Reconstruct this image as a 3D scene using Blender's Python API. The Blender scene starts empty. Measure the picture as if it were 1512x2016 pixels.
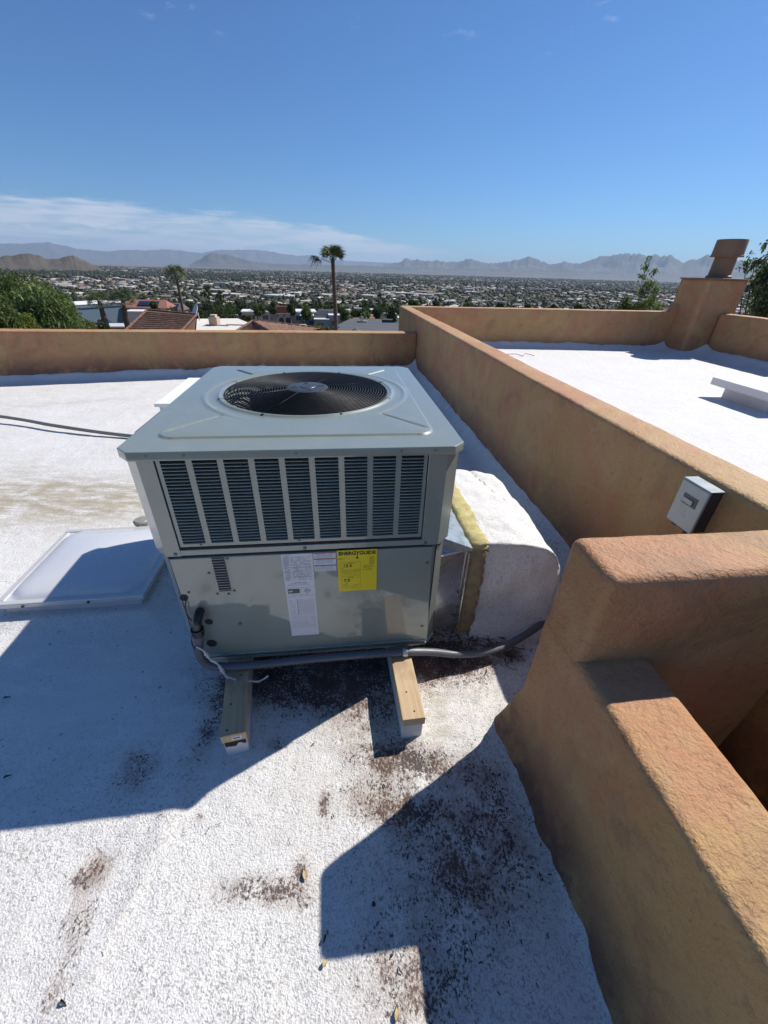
import bpy, bmesh, math, random
import numpy as np
from mathutils import Vector, Matrix
random.seed(7); RNG = np.random.default_rng(11)
SC = bpy.context.scene
COL = SC.collection
rad = math.radians

# ------------------------------------------------------------------ camera
HCAM = 1.455
F_PX, CX, CY = 784.0, 756.0, 1008.0
dn = np.array([719 - CX, 2298 - CY, F_PX]); dn /= np.linalg.norm(dn)
_up = -dn
_fw = np.array([0, 0, 1.0]) - _up[2] * _up; _fw /= np.linalg.norm(_fw)
_rt = np.cross(_fw, _up)
if _rt[0] < 0: _rt = -_rt
R = np.array([_rt, _fw, _up])          # world = R @ camera (x right, y down, z ahead)
cam_d = bpy.data.cameras.new("camera"); cam = bpy.data.objects.new("camera", cam_d); COL.objects.link(cam)
cam_d.sensor_fit = 'VERTICAL'; cam_d.sensor_height = 36.0; cam_d.lens = F_PX / 2016 * 36.0
cam_d.clip_start = 0.02; cam_d.clip_end = 150000
cam.matrix_world = Matrix(((R[0, 0], -R[0, 1], -R[0, 2], 0), (R[1, 0], -R[1, 1], -R[1, 2], 0), (R[2, 0], -R[2, 1], -R[2, 2], HCAM), (0, 0, 0, 1)))
SC.camera = cam
def azel(u, v):
    d = R @ np.array([u - CX, v - CY, F_PX]); return math.atan2(d[0], d[1]), math.atan2(d[2], math.hypot(d[0], d[1]))
def at(u, v, D):
    """point at horizontal distance D seen along the photograph's pixel"""
    a, e = azel(u, v); return Vector((D * math.sin(a), D * math.cos(a), HCAM + D * math.tan(e)))

# ------------------------------------------------------------------ light
SUN_DIR = Vector((0.824 * 0.691, 0.567 * 0.691, 0.723)).normalized()
sun_el = math.asin(SUN_DIR.z); sun_az = math.atan2(SUN_DIR.x, SUN_DIR.y)
sd = bpy.data.lights.new("sun", 'SUN'); sd.energy = 5.0; sd.angle = rad(0.53); sd.color = (1.0, 0.945, 0.86)
so = bpy.data.objects.new("sun", sd); COL.objects.link(so)
so.rotation_euler = (-SUN_DIR).to_track_quat('-Z', 'Y').to_euler()
SC.view_settings.view_transform = 'Standard'; SC.view_settings.look = 'None'
SC.view_settings.exposure = 0.20; SC.view_settings.gamma = 1.0; SC.view_settings.use_curve_mapping = False

W = bpy.data.worlds.new("World"); SC.world = W; W.use_nodes = True
class NB:
    """small node-building helper"""
    def __init__(s, tree): s.t = tree; s.n = tree.nodes; s.l = tree.links
    def new(s, typ, **kw):
        x = s.n.new(typ)
        for k, v in kw.items():
            if k == 'i':
                for kk, vv in v.items(): s.set(x.inputs[kk], vv)
            else: setattr(x, k, v)
        return x
    def set(s, sock, v):
        if isinstance(v, bpy.types.NodeSocket): s.l.new(v, sock)
        elif isinstance(v, (tuple, list)) and len(v) == 3 and sock.type == 'RGBA': sock.default_value = (*v, 1)
        else: sock.default_value = v
    def math(s, op, a, b=0.0, c=None, clamp=False):
        x = s.n.new('ShaderNodeMath'); x.operation = op; x.use_clamp = clamp
        s.set(x.inputs[0], a); s.set(x.inputs[1], b)
        if c is not None: s.set(x.inputs[2], c)
        return x.outputs[0]
    def vmath(s, op, a, b=(0, 0, 0)):
        x = s.n.new('ShaderNodeVectorMath'); x.operation = op; s.set(x.inputs[0], a); s.set(x.inputs[1], b); return x.outputs[0]
    def ramp(s, f, lo, hi, a=0.0, b=1.0, smooth=True):
        x = s.n.new('ShaderNodeMapRange'); x.interpolation_type = 'SMOOTHSTEP' if smooth else 'LINEAR'
        s.set(x.inputs[0], f); s.set(x.inputs[1], lo); s.set(x.inputs[2], hi); s.set(x.inputs[3], a); s.set(x.inputs[4], b); return x.outputs[0]
    def mix(s, f, a, b, blend='MIX'):
        x = s.n.new('ShaderNodeMix'); x.data_type = 'RGBA'; x.blend_type = blend
        s.set(x.inputs[0], f); s.set(x.inputs[6], a); s.set(x.inputs[7], b); return x.outputs[2]
    def noise(s, vec, scale, detail=3, rough=0.5, dist=0.0, col=False):
        x = s.n.new('ShaderNodeTexNoise'); s.set(x.inputs['Vector'], vec) if vec is not None else None
        x.inputs['Scale'].default_value = scale; x.inputs['Detail'].default_value = detail
        x.inputs['Roughness'].default_value = rough; x.inputs['Distortion'].default_value = dist
        return x.outputs[1 if col else 0]
    def voro(s, vec, scale, feat='F1', rnd=1.0):
        x = s.n.new('ShaderNodeTexVoronoi'); x.feature = feat; s.set(x.inputs['Vector'], vec)
        x.inputs['Scale'].default_value = scale; x.inputs['Randomness'].default_value = rnd; return x.outputs[0]

wb = NB(W.node_tree); W.node_tree.nodes.clear()
sky = wb.new('ShaderNodeTexSky', sky_type='NISHITA'); sky.sun_disc = False
sky.sun_elevation = sun_el; sky.sun_rotation = sun_az; sky.altitude = 500; sky.air_density = 1.0; sky.dust_density = 0.35; sky.ozone_density = 1.6
tc = wb.new('ShaderNodeTexCoord'); sep = wb.new('ShaderNodeSeparateXYZ', i={0: tc.outputs['Generated']})
X_, Y_, Z_ = sep.outputs
az = wb.math('ARCTAN2', X_, Y_); el = wb.math('ARCSINE', Z_)
cvec = wb.new('ShaderNodeCombineXYZ', i={0: wb.math('MULTIPLY', az, 3.0), 1: wb.math('MULTIPLY', el, 14.0), 2: 0.3}).outputs[0]
n1 = wb.noise(cvec, 1.6, 6, 0.55, 0.3)
n2 = wb.noise(wb.vmath('MULTIPLY', cvec, (1.0, 2.2, 1.0)), 3.6, 7, 0.62, 0.35)
eltop = wb.ramp(az, -0.35, 0.24, 0.090, 0.020, smooth=True)
eltop = wb.math('ADD', eltop, wb.math('ADD', wb.math('MULTIPLY', wb.math('SUBTRACT', n1, 0.5), 0.06), wb.math('MULTIPLY', wb.math('SUBTRACT', n2, 0.5), 0.03)))
bank = wb.ramp(wb.math('SUBTRACT', eltop, el), -0.004, 0.012)
bank = wb.math('MULTIPLY', bank, wb.ramp(az, 0.20, -0.05))
bank = wb.math('MULTIPLY', bank, wb.ramp(az, -2.2, -1.2))
bank = wb.math('MULTIPLY', bank, wb.ramp(wb.math('ADD', wb.math('MULTIPLY', n2, 0.65), wb.math('MULTIPLY', n1, 0.35)), 0.36, 0.62, 0.30, 0.95))
bank = wb.math('MULTIPLY', bank, 0.92)
skyc = wb.mix(1.0, sky.outputs[0], (0.53, 0.93, 1.40), 'MULTIPLY')
c1 = wb.mix(bank, skyc, (8.8, 9.6, 11.2))
# small bright puffs low in the bank and a few wisps higher up
pv = wb.new('ShaderNodeCombineXYZ', i={0: wb.math('MULTIPLY', az, 13.0), 1: wb.math('MULTIPLY', el, 46.0), 2: 1.7}).outputs[0]
n3 = wb.noise(pv, 1.0, 5, 0.6)
puff = wb.ramp(n3, 0.54, 0.66)
puff = wb.math('MULTIPLY', puff, wb.math('MULTIPLY', wb.ramp(el, 0.036, 0.046), wb.ramp(el, 0.064, 0.052)))
puff = wb.math('MULTIPLY', puff, wb.math('MULTIPLY', wb.ramp(az, 0.0, -0.15), 0.75))
c2 = wb.mix(puff, c1, (10.5, 11.2, 12.2))
n4 = wb.noise(wb.vmath('MULTIPLY', tc.outputs['Generated'], (9.0, 9.0, 30.0)), 1.2, 5, 0.6)
wisp = wb.math('MULTIPLY', wb.ramp(n4, 0.60, 0.74), wb.math('MULTIPLY', wb.ramp(el, 0.29, 0.335), 0.40))
c3 = wb.mix(wisp, c2, (8.5, 9.6, 11.5))
bg = wb.new('ShaderNodeBackground', i={'Color': c3, 'Strength': 0.068})
wo = wb.new('ShaderNodeOutputWorld'); wb.l.new(bg.outputs[0], wo.inputs[0])

# ------------------------------------------------------------------ numpy noise
_PERM = RNG.permutation(4096); _VAL = RNG.random(4096)
def vnoise(P):
    P = np.asarray(P, float); i = np.floor(P).astype(int); f = P - i; f = f * f * (3 - 2 * f)
    out = 0
    for dx in (0, 1):
        for dy in (0, 1):
            for dz in (0, 1):
                h = _PERM[(i[..., 0] + dx) & 4095]; h = _PERM[(h + i[..., 1] + dy) & 4095]; h = _PERM[(h + i[..., 2] + dz) & 4095]
                w = (f[..., 0] if dx else 1 - f[..., 0]) * (f[..., 1] if dy else 1 - f[..., 1]) * (f[..., 2] if dz else 1 - f[..., 2])
                out = out + w * _VAL[h]
    return out * 2 - 1
def fbm(P, scale=1.0, octs=4, rough=0.5):
    P = np.asarray(P, float) * scale; a = 1; s = 0; t = 0
    for k in range(octs):
        s = s + a * vnoise(P + 17.3 * k); t += a; a *= rough; P = P * 2.03
    return s / t

# ------------------------------------------------------------------ materials
MATS = {}
def mat(name, build):
    if name in MATS: return MATS[name]
    m = bpy.data.materials.new(name); m.use_nodes = True; m.node_tree.nodes.clear()
    b = NB(m.node_tree); p = b.new('ShaderNodeBsdfPrincipled'); o = b.new('ShaderNodeOutputMaterial'); b.l.new(p.outputs[0], o.inputs[0])
    geo = b.new('ShaderNodeNewGeometry'); build(b, p, geo.outputs['Position']); MATS[name] = m; return m
def bump(b, p, h, strength=0.5, dist=0.01, normal=None):
    x = b.new('ShaderNodeBump', i={'Height': h, 'Strength': strength, 'Distance': dist})
    if normal is not None: b.l.new(normal, x.inputs['Normal'])
    b.l.new(x.outputs[0], p.inputs['Normal']); return x.outputs[0]
def simple(name, col, rough=0.6, metal=0.0, var=0.12, vs=8.0, coat=0.0, coat_r=0.05, bmp=0.0, bs=60.0, spec=0.5):
    def f(b, p, P):
        n = b.noise(P, vs, 4, 0.6)
        c = b.mix(n, tuple(x * (1 - var) for x in col), tuple(min(1, x * (1 + var)) for x in col))
        b.set(p.inputs['Base Color'], c); p.inputs['Metallic'].default_value = metal
        b.set(p.inputs['Roughness'], b.ramp(b.noise(P, vs * 3, 3), 0.3, 0.7, max(0.02, rough - 0.06), rough + 0.06))
        p.inputs['Specular IOR Level'].default_value = spec
        p.inputs['Coat Weight'].default_value = coat; p.inputs['Coat Roughness'].default_value = coat_r
        if bmp: bump(b, p, b.noise(P, bs, 3), bmp, 0.003)
    return mat(name, f)

def m_roof(b, p, P):
    at_ = b.new('ShaderNodeAttribute', attribute_name='dirt'); sp = b.new('ShaderNodeSeparateColor', i={0: at_.outputs['Color']})
    D_, T_, Bk = sp.outputs[0], sp.outputs[1], sp.outputs[2]     # brown dirt, tan stain, smoothness
    warp = b.vmath('ADD', P, b.vmath('MULTIPLY', b.vmath('SUBTRACT', b.noise(P, 14, 3, 0.6, col=True), (0.5, 0.5, 0.5)), (0.02, 0.02, 0.0)))
    g1 = b.noise(warp, 165, 3, 0.62); g2 = b.noise(warp, 58, 4, 0.62); g3 = b.noise(P, 2.2, 4, 0.6)
    v1 = b.voro(warp, 230)
    hgt = b.math('ADD', b.math('MULTIPLY', g1, 0.75), b.math('ADD', b.math('MULTIPLY', v1, 0.35), b.math('MULTIPLY', g2, 0.55)))
    white = b.mix(g3, (0.70, 0.69, 0.675), (0.80, 0.79, 0.775))
    pit = b.ramp(b.math('ADD', g1, b.math('MULTIPLY', b.math('SUBTRACT', g2, 0.5), 0.45)), 0.50, 0.37)
    pit = b.math('MULTIPLY', pit, b.math('SUBTRACT', 0.92, b.math('MULTIPLY', Bk, 0.62)))
    c = b.mix(b.math('MULTIPLY', pit, b.ramp(b.noise(P, 3.1, 4, 0.6), 0.3, 0.7, 0.35, 0.78)), white, (0.25, 0.245, 0.23))
    tan_n = b.ramp(b.noise(b.vmath('MULTIPLY', P, (5.0, 16.0, 5.0)), 1.0, 5, 0.7), 0.30, 0.60)
    c = b.mix(b.math('MULTIPLY', T_, tan_n), c, (0.40, 0.35, 0.26))
    streak = b.math('ADD', b.math('MULTIPLY', b.noise(b.vmath('MULTIPLY', warp, (1.0, 0.75, 1.0)), 135, 4, 0.75), 0.72), b.math('MULTIPLY', b.noise(P, 24, 3, 0.6), 0.28))
    rust = b.math('MULTIPLY', b.ramp(D_, 0.10, 0.95), b.ramp(b.noise(P, 11, 5, 0.7), 0.32, 0.66))
    c = b.mix(b.math('MULTIPLY', rust, 0.85), c, (0.31, 0.215, 0.165))
    thr = b.math('SUBTRACT', 0.668, b.math('MULTIPLY', D_, 0.205))
    sp1 = b.ramp(b.math('SUBTRACT', streak, thr), -0.03, 0.05)
    dirtc = b.mix(b.ramp(b.noise(P, 5, 3), 0.35, 0.65), (0.035, 0.024, 0.02), (0.13, 0.065, 0.045))
    c = b.mix(b.math('MULTIPLY', sp1, 0.9), c, dirtc)
    # thin sparse specks everywhere
    sv = b.noise(warp, 46, 2, 0.5); c = b.mix(b.math('MULTIPLY', b.ramp(sv, 0.70, 0.76), 0.6), c, (0.09, 0.07, 0.055))
    b.set(p.inputs['Base Color'], c); p.inputs['Roughness'].default_value = 0.72; p.inputs['Specular IOR Level'].default_value = 0.35
    lowb = b.new('ShaderNodeBump', i={'Height': b.math('ADD', b.noise(P, 7, 4, 0.6), b.math('MULTIPLY', b.noise(b.vmath('MULTIPLY', P, (26.0, 5.0, 5.0)), 1.0, 3), 0.35)), 'Strength': 0.35, 'Distance': 0.02}).outputs[0]
    bump(b, p, b.math('SUBTRACT', hgt, b.math('MULTIPLY', sp1, 0.25)), 0.75, 0.006, lowb)
ROOF = mat('white_roof_coating', m_roof)

def m_stucco(b, p, P):
    a = b.noise(P, 1.15, 6, 0.62, 1.2); a2 = b.noise(b.vmath('ADD', P, (7.1, 3.3, 1.2)), 2.6, 6, 0.65, 1.0); a3 = b.noise(P, 7.0, 4, 0.6)
    c = b.mix(b.ramp(a, 0.43, 0.57), (0.445, 0.268, 0.104), (0.455, 0.215, 0.098))
    c = b.mix(b.math('MULTIPLY', b.ramp(a2, 0.50, 0.68), 0.62), c, (0.50, 0.33, 0.145))
    c = b.mix(b.math('MULTIPLY', b.ramp(a2, 0.46, 0.32), 0.7), c, (0.31, 0.165, 0.08))
    c = b.mix(b.math('MULTIPLY', b.ramp(a3, 0.35, 0.7), 0.18), c, (0.55, 0.36, 0.24))
    at_ = b.new('ShaderNodeAttribute', attribute_name='dirt'); sp = b.new('ShaderNodeSeparateColor', i={0: at_.outputs['Color']})
    c = b.mix(b.math('MULTIPLY', sp.outputs[0], b.ramp(a3, 0.2, 0.55)), c, (0.13, 0.062, 0.042))
    n1 = b.noise(P, 42, 4, 0.62, 0.5); n2 = b.noise(P, 150, 2, 0.5); v = b.voro(P, 90, 'SMOOTH_F1')
    h = b.math('ADD', b.math('MULTIPLY', n1, 0.9), b.math('ADD', b.math('MULTIPLY', n2, 0.35), b.math('MULTIPLY', v, 0.25)))
    n4 = b.noise(P, 330, 2, 0.6); h = b.math('ADD', h, b.math('MULTIPLY', n4, 0.22))
    drip = b.noise(b.vmath('MULTIPLY', P, (9.0, 9.0, 0.9)), 1.0, 4, 0.6); c = b.mix(b.math('MULTIPLY', b.ramp(drip, 0.58, 0.74), 0.35), c, (0.30, 0.18, 0.10))
    c = b.mix(b.math('MULTIPLY', b.ramp(n1, 0.47, 0.28), 0.40), c, (0.22, 0.125, 0.065)); c = b.mix(b.math('MULTIPLY', b.ramp(n4, 0.56, 0.72), 0.25), c, (0.62, 0.45, 0.28))
    b.set(p.inputs['Base Color'], c); p.inputs['Roughness'].default_value = 0.62; p.inputs['Specular IOR Level'].default_value = 0.4
    bump(b, p, h, 0.8, 0.009)
STUCCO = mat('tan_stucco', m_stucco)

def m_paint(b, p, P):
    n = b.noise(P, 3.0, 4, 0.6); d = b.noise(P, 26, 5, 0.7)
    c = b.mix(n, (0.212, 0.242, 0.200), (0.240, 0.268, 0.225))
    c = b.mix(b.math('MULTIPLY', b.ramp(d, 0.56, 0.75), 0.28), c, (0.30, 0.29, 0.25))
    b.set(p.inputs['Base Color'], c)
    b.set(p.inputs['Roughness'], b.ramp(d, 0.3, 0.7, 0.34, 0.46)); dst = b.ramp(b.noise(b.vmath('MULTIPLY', P, (7.0, 7.0, 1.6)), 1.0, 5, 0.65), 0.45, 0.75); b.set(p.inputs['Base Color'], b.mix(b.math('MULTIPLY', dst, 0.30), c, (0.31, 0.30, 0.26)))
    p.inputs['Coat Weight'].default_value = 0.9; p.inputs['Coat IOR'].default_value = 1.75; b.set(p.inputs['Coat Roughness'], b.ramp(dst, 0.0, 1.0, 0.035, 0.22))
    bump(b, p, b.noise(P, 5.0, 2), 0.12, 0.01)
PAINT = mat('grey_green_cabinet_paint', m_paint)
DARK = simple('dark_interior', (0.018, 0.02, 0.024), 0.7)
BLACKM = simple('black_wire_coating', (0.010, 0.011, 0.012), 0.5, spec=0.3)
HUB = simple('hub_plastic', (0.035, 0.045, 0.055), 0.45)
STEEL = simple('galvanized_steel', (0.62, 0.64, 0.66), 0.26, 0.92, 0.1, 5.0, bmp=0.25, bs=7)
SCREW = simple('screw_metal', (0.16, 0.165, 0.16), 0.45, 0.5)
SEAM = simple('seam_shadow_gap', (0.02, 0.02, 0.02), 0.8)
CONDUIT = simple('grey_flexible_conduit', (0.105, 0.11, 0.125), 0.5, coat=0.2, coat_r=0.25)
BLACKR = simple('black_rubber', (0.015, 0.017, 0.022), 0.4, coat=0.3, coat_r=0.2)
FOAM = simple('yellow_insulation', (0.44, 0.38, 0.17), 0.95, 0, 0.6, 26, bmp=1.0, bs=70)
FOAMD = simple('brown_insulation', (0.27, 0.21, 0.12), 0.95, 0, 0.5, 30, bmp=1.0, bs=70)  # browner tone for the upright front run of the strip
PAPER = simple('white_label_paper', (0.68, 0.68, 0.68), 0.45, 0, 0.03, coat=0.3, coat_r=0.15)
INK = simple('label_ink', (0.10, 0.10, 0.11), 0.6)
INKG = simple('faint_label_ink', (0.36, 0.36, 0.38), 0.6)
INKP = simple('pink_label_ink', (0.52, 0.36, 0.38), 0.6)
INKR = simple('brick_red_label_ink', (0.36, 0.12, 0.08), 0.6)
YEL = simple('yellow_label', (0.78, 0.60, 0.0), 0.45, 0, 0.03, coat=0.3, coat_r=0.15)
BLK = simple('black_print', (0.02, 0.016, 0.012), 0.6)
BOXM = simple('grey_enamel_box', (0.36, 0.39, 0.39), 0.4, 0.1, 0.05, coat=0.5)
BOXD = simple('dark_box_side', (0.05, 0.055, 0.065), 0.5)
CAULK = simple('white_caulk', (0.62, 0.61, 0.60), 0.7, 0, 0.25, 60, bmp=0.8, bs=200)
ALU = simple('pale_aluminium', (0.60, 0.60, 0.59), 0.45, 0.3, 0.06, 6)
def m_wood(b, p, P):
    oc = b.new('ShaderNodeTexCoord'); q = b.vmath('MULTIPLY', oc.outputs['Object'], (60.0, 2.2, 60.0))
    n = b.noise(q, 1.6, 4, 0.6, 0.8)
    c = b.mix(b.ramp(n, 0.35, 0.65), (0.56, 0.42, 0.26), (0.47, 0.33, 0.19))
    c = b.mix(b.ramp(b.noise(oc.outputs['Object'], 7, 3), 0.55, 0.8), c, (0.36, 0.22, 0.12))
    b.set(p.inputs['Base Color'], c); p.inputs['Roughness'].default_value = 0.68; bump(b, p, n, 0.25, 0.002)
WOOD = mat('pine_wood', m_wood)
DOME = mat('skylight_acrylic', lambda b, p, P: (b.set(p.inputs['Base Color'], (0.60, 0.61, 0.63)), b.set(p.inputs['Roughness'], b.ramp(b.noise(P, 9, 4), 0.3, 0.7, 0.22, 0.32)), setattr(p.inputs['Coat Weight'], 'default_value', 0.8), setattr(p.inputs['Coat Roughness'], 'default_value', 0.05)))
def colattr(name, rough=0.8, var=0.25, vs=0.8, spec=0.3, trans=0.0):
    def f(b, p, P):
        a_ = b.new('ShaderNodeAttribute', attribute_name='col')
        n = b.noise(P, vs, 4, 0.6)
        b.set(p.inputs['Base Color'], b.mix(b.ramp(n, 0.25, 0.75, 0, 1), b.mix(1.0, a_.outputs[0], (1 - var,) * 3, 'MULTIPLY'), b.mix(1.0, a_.outputs[0], (1 + var,) * 3, 'MULTIPLY')))
        p.inputs['Roughness'].default_value = rough; p.inputs['Specular IOR Level'].default_value = spec
        if trans:
            tr = b.new('ShaderNodeBsdfTranslucent'); b.set(tr.inputs[0], b.mix(1.0, a_.outputs[0], (1.2, 1.4, 0.8), 'MULTIPLY')); mx = b.new('ShaderNodeMixShader', i={0: trans}); b.l.new(p.outputs[0], mx.inputs[1]); b.l.new(tr.outputs[0], mx.inputs[2])
            out_ = [q_ for q_ in b.n if q_.type == 'OUTPUT_MATERIAL'][0]; b.l.new(mx.outputs[0], out_.inputs[0])
    return mat(name, f)
BUILD = colattr('painted_building', 0.8, 0.15, 0.6)
LEAF = colattr('foliage', 0.65, 0.35, 0.5, 0.25, 0.30)
BARK = simple('bark', (0.10, 0.075, 0.055), 0.95, 0, 0.4, 6, bmp=0.8, bs=20)
FROND = simple('palm_frond', (0.085, 0.12, 0.035), 0.6, 0, 0.45, 2.5)
FRONDD = simple('dry_palm_frond', (0.09, 0.07, 0.05), 0.8, 0, 0.4, 3)
def m_tile(b, p, P):
    a = b.noise(b.vmath('MULTIPLY', P, (3.0, 3.0, 3.0)), 1.0, 4, 0.7)
    b.set(p.inputs['Base Color'], b.mix(b.ramp(a, 0.35, 0.65), (0.13, 0.062, 0.042), (0.25, 0.145, 0.105))); p.inputs['Roughness'].default_value = 0.85
TILE = mat('brown_roof_tile', m_tile)
def m_ground(b, p, P):
    n = b.noise(P, 0.018, 5, 0.6); n2 = b.noise(P, 0.25, 4, 0.6); n3 = b.noise(P, 0.0016, 4, 0.5)
    c = b.mix(b.ramp(n2, 0.3, 0.7), (0.20, 0.155, 0.115), (0.29, 0.23, 0.175))
    c = b.mix(b.math('MULTIPLY', b.ramp(n, 0.42, 0.56), 0.85), c, (0.055, 0.062, 0.032))
    c = b.mix(b.math('MULTIPLY', b.ramp(n3, 0.5, 0.7), 0.4), c, (0.17, 0.14, 0.10))
    b.set(p.inputs['Base Color'], c); p.inputs['Roughness'].default_value = 0.95; p.inputs['Specular IOR Level'].default_value = 0.1
GROUND = mat('desert_ground', m_ground)
def m_hill(b, p, P):
    n = b.noise(P, 0.012, 6, 0.65); n2 = b.noise(P, 0.06, 4, 0.7)
    c = b.mix(b.ramp(n, 0.35, 0.65), (0.10, 0.068, 0.042), (0.07, 0.058, 0.036)); c = b.mix(b.math('MULTIPLY', b.ramp(n2, 0.5, 0.7), 0.7), c, (0.045, 0.05, 0.028))
    b.set(p.inputs['Base Color'], c); p.inputs['Roughness'].default_value = 0.95
HILL = mat('brown_hill', m_hill)
def m_mtn(b, p, P):
    n = b.noise(P, 0.0022, 6, 0.65)
    b.set(p.inputs['Base Color'], b.mix(b.ramp(n, 0.35, 0.65), (0.07, 0.058, 0.05), (0.10, 0.08, 0.065))); p.inputs['Roughness'].default_value = 0.95
MTN = mat('mountain_rock', m_mtn)
ROAD = simple('asphalt', (0.055, 0.055, 0.058), 0.9, 0, 0.2, 0.6)
SOLAR = simple('solar_glass', (0.012, 0.02, 0.06), 0.2, 0, 0.2, 1.0, coat=0.8)
GLASS = simple('window_glass', (0.02, 0.025, 0.03), 0.1, 0, 0.2, 1.0, coat=0.8)

# ------------------------------------------------------------------ mesh helpers
def link(o, parent=None):
    COL.objects.link(o)
    if parent is not None: o.parent = parent
    return o
def np_mesh(name, V, Fc, mat_, smooth=False, cols=None, attr='col', vcols=None):
    me = bpy.data.meshes.new(name)
    V = np.asarray(V, np.float32)
    if isinstance(Fc, np.ndarray):
        n, k = Fc.shape; me.vertices.add(len(V)); me.vertices.foreach_set('co', V.ravel())
        me.loops.add(n * k); me.loops.foreach_set('vertex_index', Fc.ravel().astype(np.int32))
        me.polygons.add(n); me.polygons.foreach_set('loop_start', np.arange(0, n * k, k, dtype=np.int32))
        me.update(calc_edges=True)
    else:
        me.from_pydata([tuple(map(float, v)) for v in V], [], [tuple(int(i) for i in f) for f in Fc]); me.update()
    for m in (mat_ if isinstance(mat_, (list, tuple)) else [mat_]): me.materials.append(m)
    if smooth: me.polygons.foreach_set('use_smooth', np.ones(len(me.polygons), bool))
    if cols is not None:      # per face colour
        a = me.attributes.new(attr, 'FLOAT_COLOR', 'FACE'); c = np.ones((len(me.polygons), 4), np.float32); c[:, :3] = cols; a.data.foreach_set('color', c.ravel())
    if vcols is not None:
        a = me.attributes.new(attr, 'FLOAT_COLOR', 'POINT'); c = np.ones((len(V), 4), np.float32); c[:, :3] = vcols; a.data.foreach_set('color', c.ravel())
    return me
def obj(name, me, parent=None): return link(bpy.data.objects.new(name, me), parent)
def tag(o, label=None, cat=None, group=None, kind=None):
    if label: o['label'] = label
    if cat: o['category'] = cat
    if group: o['group'] = group
    if kind: o['kind'] = kind
    return o
def empty(name, loc, rz=0.0):
    o = bpy.data.objects.new(name, None); o.empty_display_size = 0.1; COL.objects.link(o); o.location = loc; o.rotation_euler = (0, 0, rz); return o

class MB:
    """collects simple solids into one mesh"""
    def __init__(s): s.v = []; s.f = []; s.c = []; s.mi = []; s.cur = (0.5, 0.5, 0.5); s.m = 0
    def add(s, vs, fs):
        n = len(s.v); s.v += [tuple(v) for v in vs]
        for f in fs: s.f.append(tuple(i + n for i in f)); s.c.append(s.cur); s.mi.append(s.m)
        return s
    def box(s, x0, x1, y0, y1, z0, z1):
        return s.add([(x0, y0, z0), (x1, y0, z0), (x1, y1, z0), (x0, y1, z0), (x0, y0, z1), (x1, y0, z1), (x1, y1, z1), (x0, y1, z1)],
                     [(0, 3, 2, 1), (4, 5, 6, 7), (0, 1, 5, 4), (1, 2, 6, 5), (2, 3, 7, 6), (3, 0, 4, 7)])
    def prism(s, pts, z0, z1):
        n = len(pts); return s.add([(x, y, z0) for x, y in pts] + [(x, y, z1) for x, y in pts],
                                   [tuple(range(n - 1, -1, -1)), tuple(range(n, 2 * n))] + [(i, (i + 1) % n, n + (i + 1) % n, n + i) for i in range(n)])
    def prism_y(s, pts, y0, y1):   # outline in x,z extruded along y
        n = len(pts); return s.add([(x, y0, z) for x, z in pts] + [(x, y1, z) for x, z in pts],
                                   [tuple(range(n)), tuple(range(2 * n - 1, n - 1, -1))] + [((i + 1) % n, i, n + i, n + (i + 1) % n) for i in range(n)])
    def tube(s, pts, r, n=8, cap=True):
        pts = [Vector(p) for p in pts]; rs = r if isinstance(r, (list, tuple)) else [r] * len(pts); base = len(s.v); vs = []; fs = []
        up = None
        for i, p in enumerate(pts):
            t = (pts[min(i + 1, len(pts) - 1)] - pts[max(i - 1, 0)]).normalized()
            if up is None: up = Vector((0, 0, 1)) if abs(t.z) < 0.9 else Vector((1, 0, 0))
            a = t.cross(up).normalized(); b_ = a.cross(t).normalized(); up = b_
            for k in range(n):
                th = 2 * math.pi * k / n; vs.append(p + (a * math.cos(th) + b_ * math.sin(th)) * rs[i])
        for i in range(len(pts) - 1):
            for k in range(n): fs.append((i * n + k, i * n + (k + 1) % n, (i + 1) * n + (k + 1) % n, (i + 1) * n + k))
        if cap: fs.append(tuple(range(n - 1, -1, -1))); fs.append(tuple((len(pts) - 1) * n + k for k in range(n)))
        return s.add(vs, fs)
    def lathe(s, prof, c=(0, 0), n=24):   # profile (r,z)
        vs = []; fs = []
        for r, z in prof:
            for k in range(n): th = 2 * math.pi * k / n; vs.append((c[0] + r * math.cos(th), c[1] + r * math.sin(th), z))
        for i in range(len(prof) - 1):
            for k in range(n): fs.append((i * n + k, i * n + (k + 1) % n, (i + 1) * n + (k + 1) % n, (i + 1) * n + k))
        return s.add(vs, fs)
    def xform(s, M):
        s.v = [tuple(M @ Vector(v)) for v in s.v]; return s
    def build(s, name, m, parent=None, smooth=False, bevel=0.0, seg=2, cols=False):
        me = bpy.data.meshes.new(name); me.from_pydata(s.v, [], s.f); me.update()
        for x in (m if isinstance(m, (list, tuple)) else [m]): me.materials.append(x)
        if len(set(s.mi)) > 1: me.polygons.foreach_set('material_index', s.mi)
        if cols:
            a = me.attributes.new('col', 'FLOAT_COLOR', 'FACE'); a.data.foreach_set('color', np.hstack([np.array(s.c, np.float32), np.ones((len(s.c), 1), np.float32)]).ravel())
        if bevel:
            bm = bmesh.new(); bm.from_mesh(me); bmesh.ops.bevel(bm, geom=[e for e in bm.edges if e.is_manifold and e.calc_face_angle(0) > 0.5], offset=bevel, segments=seg, affect='EDGES', profile=0.5); bm.to_mesh(me); bm.free()
        if smooth: 
            me.polygons.foreach_set('use_smooth', np.ones(len(me.polygons), bool))
            if smooth == 'auto':
                bm = bmesh.new(); bm.from_mesh(me)
                for e in bm.edges:
                    if len(e.link_faces) == 2 and e.calc_face_angle(0) > 0.6: e.smooth = False
                bm.to_mesh(me); bm.free()
        return obj(name, me, parent)
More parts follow.
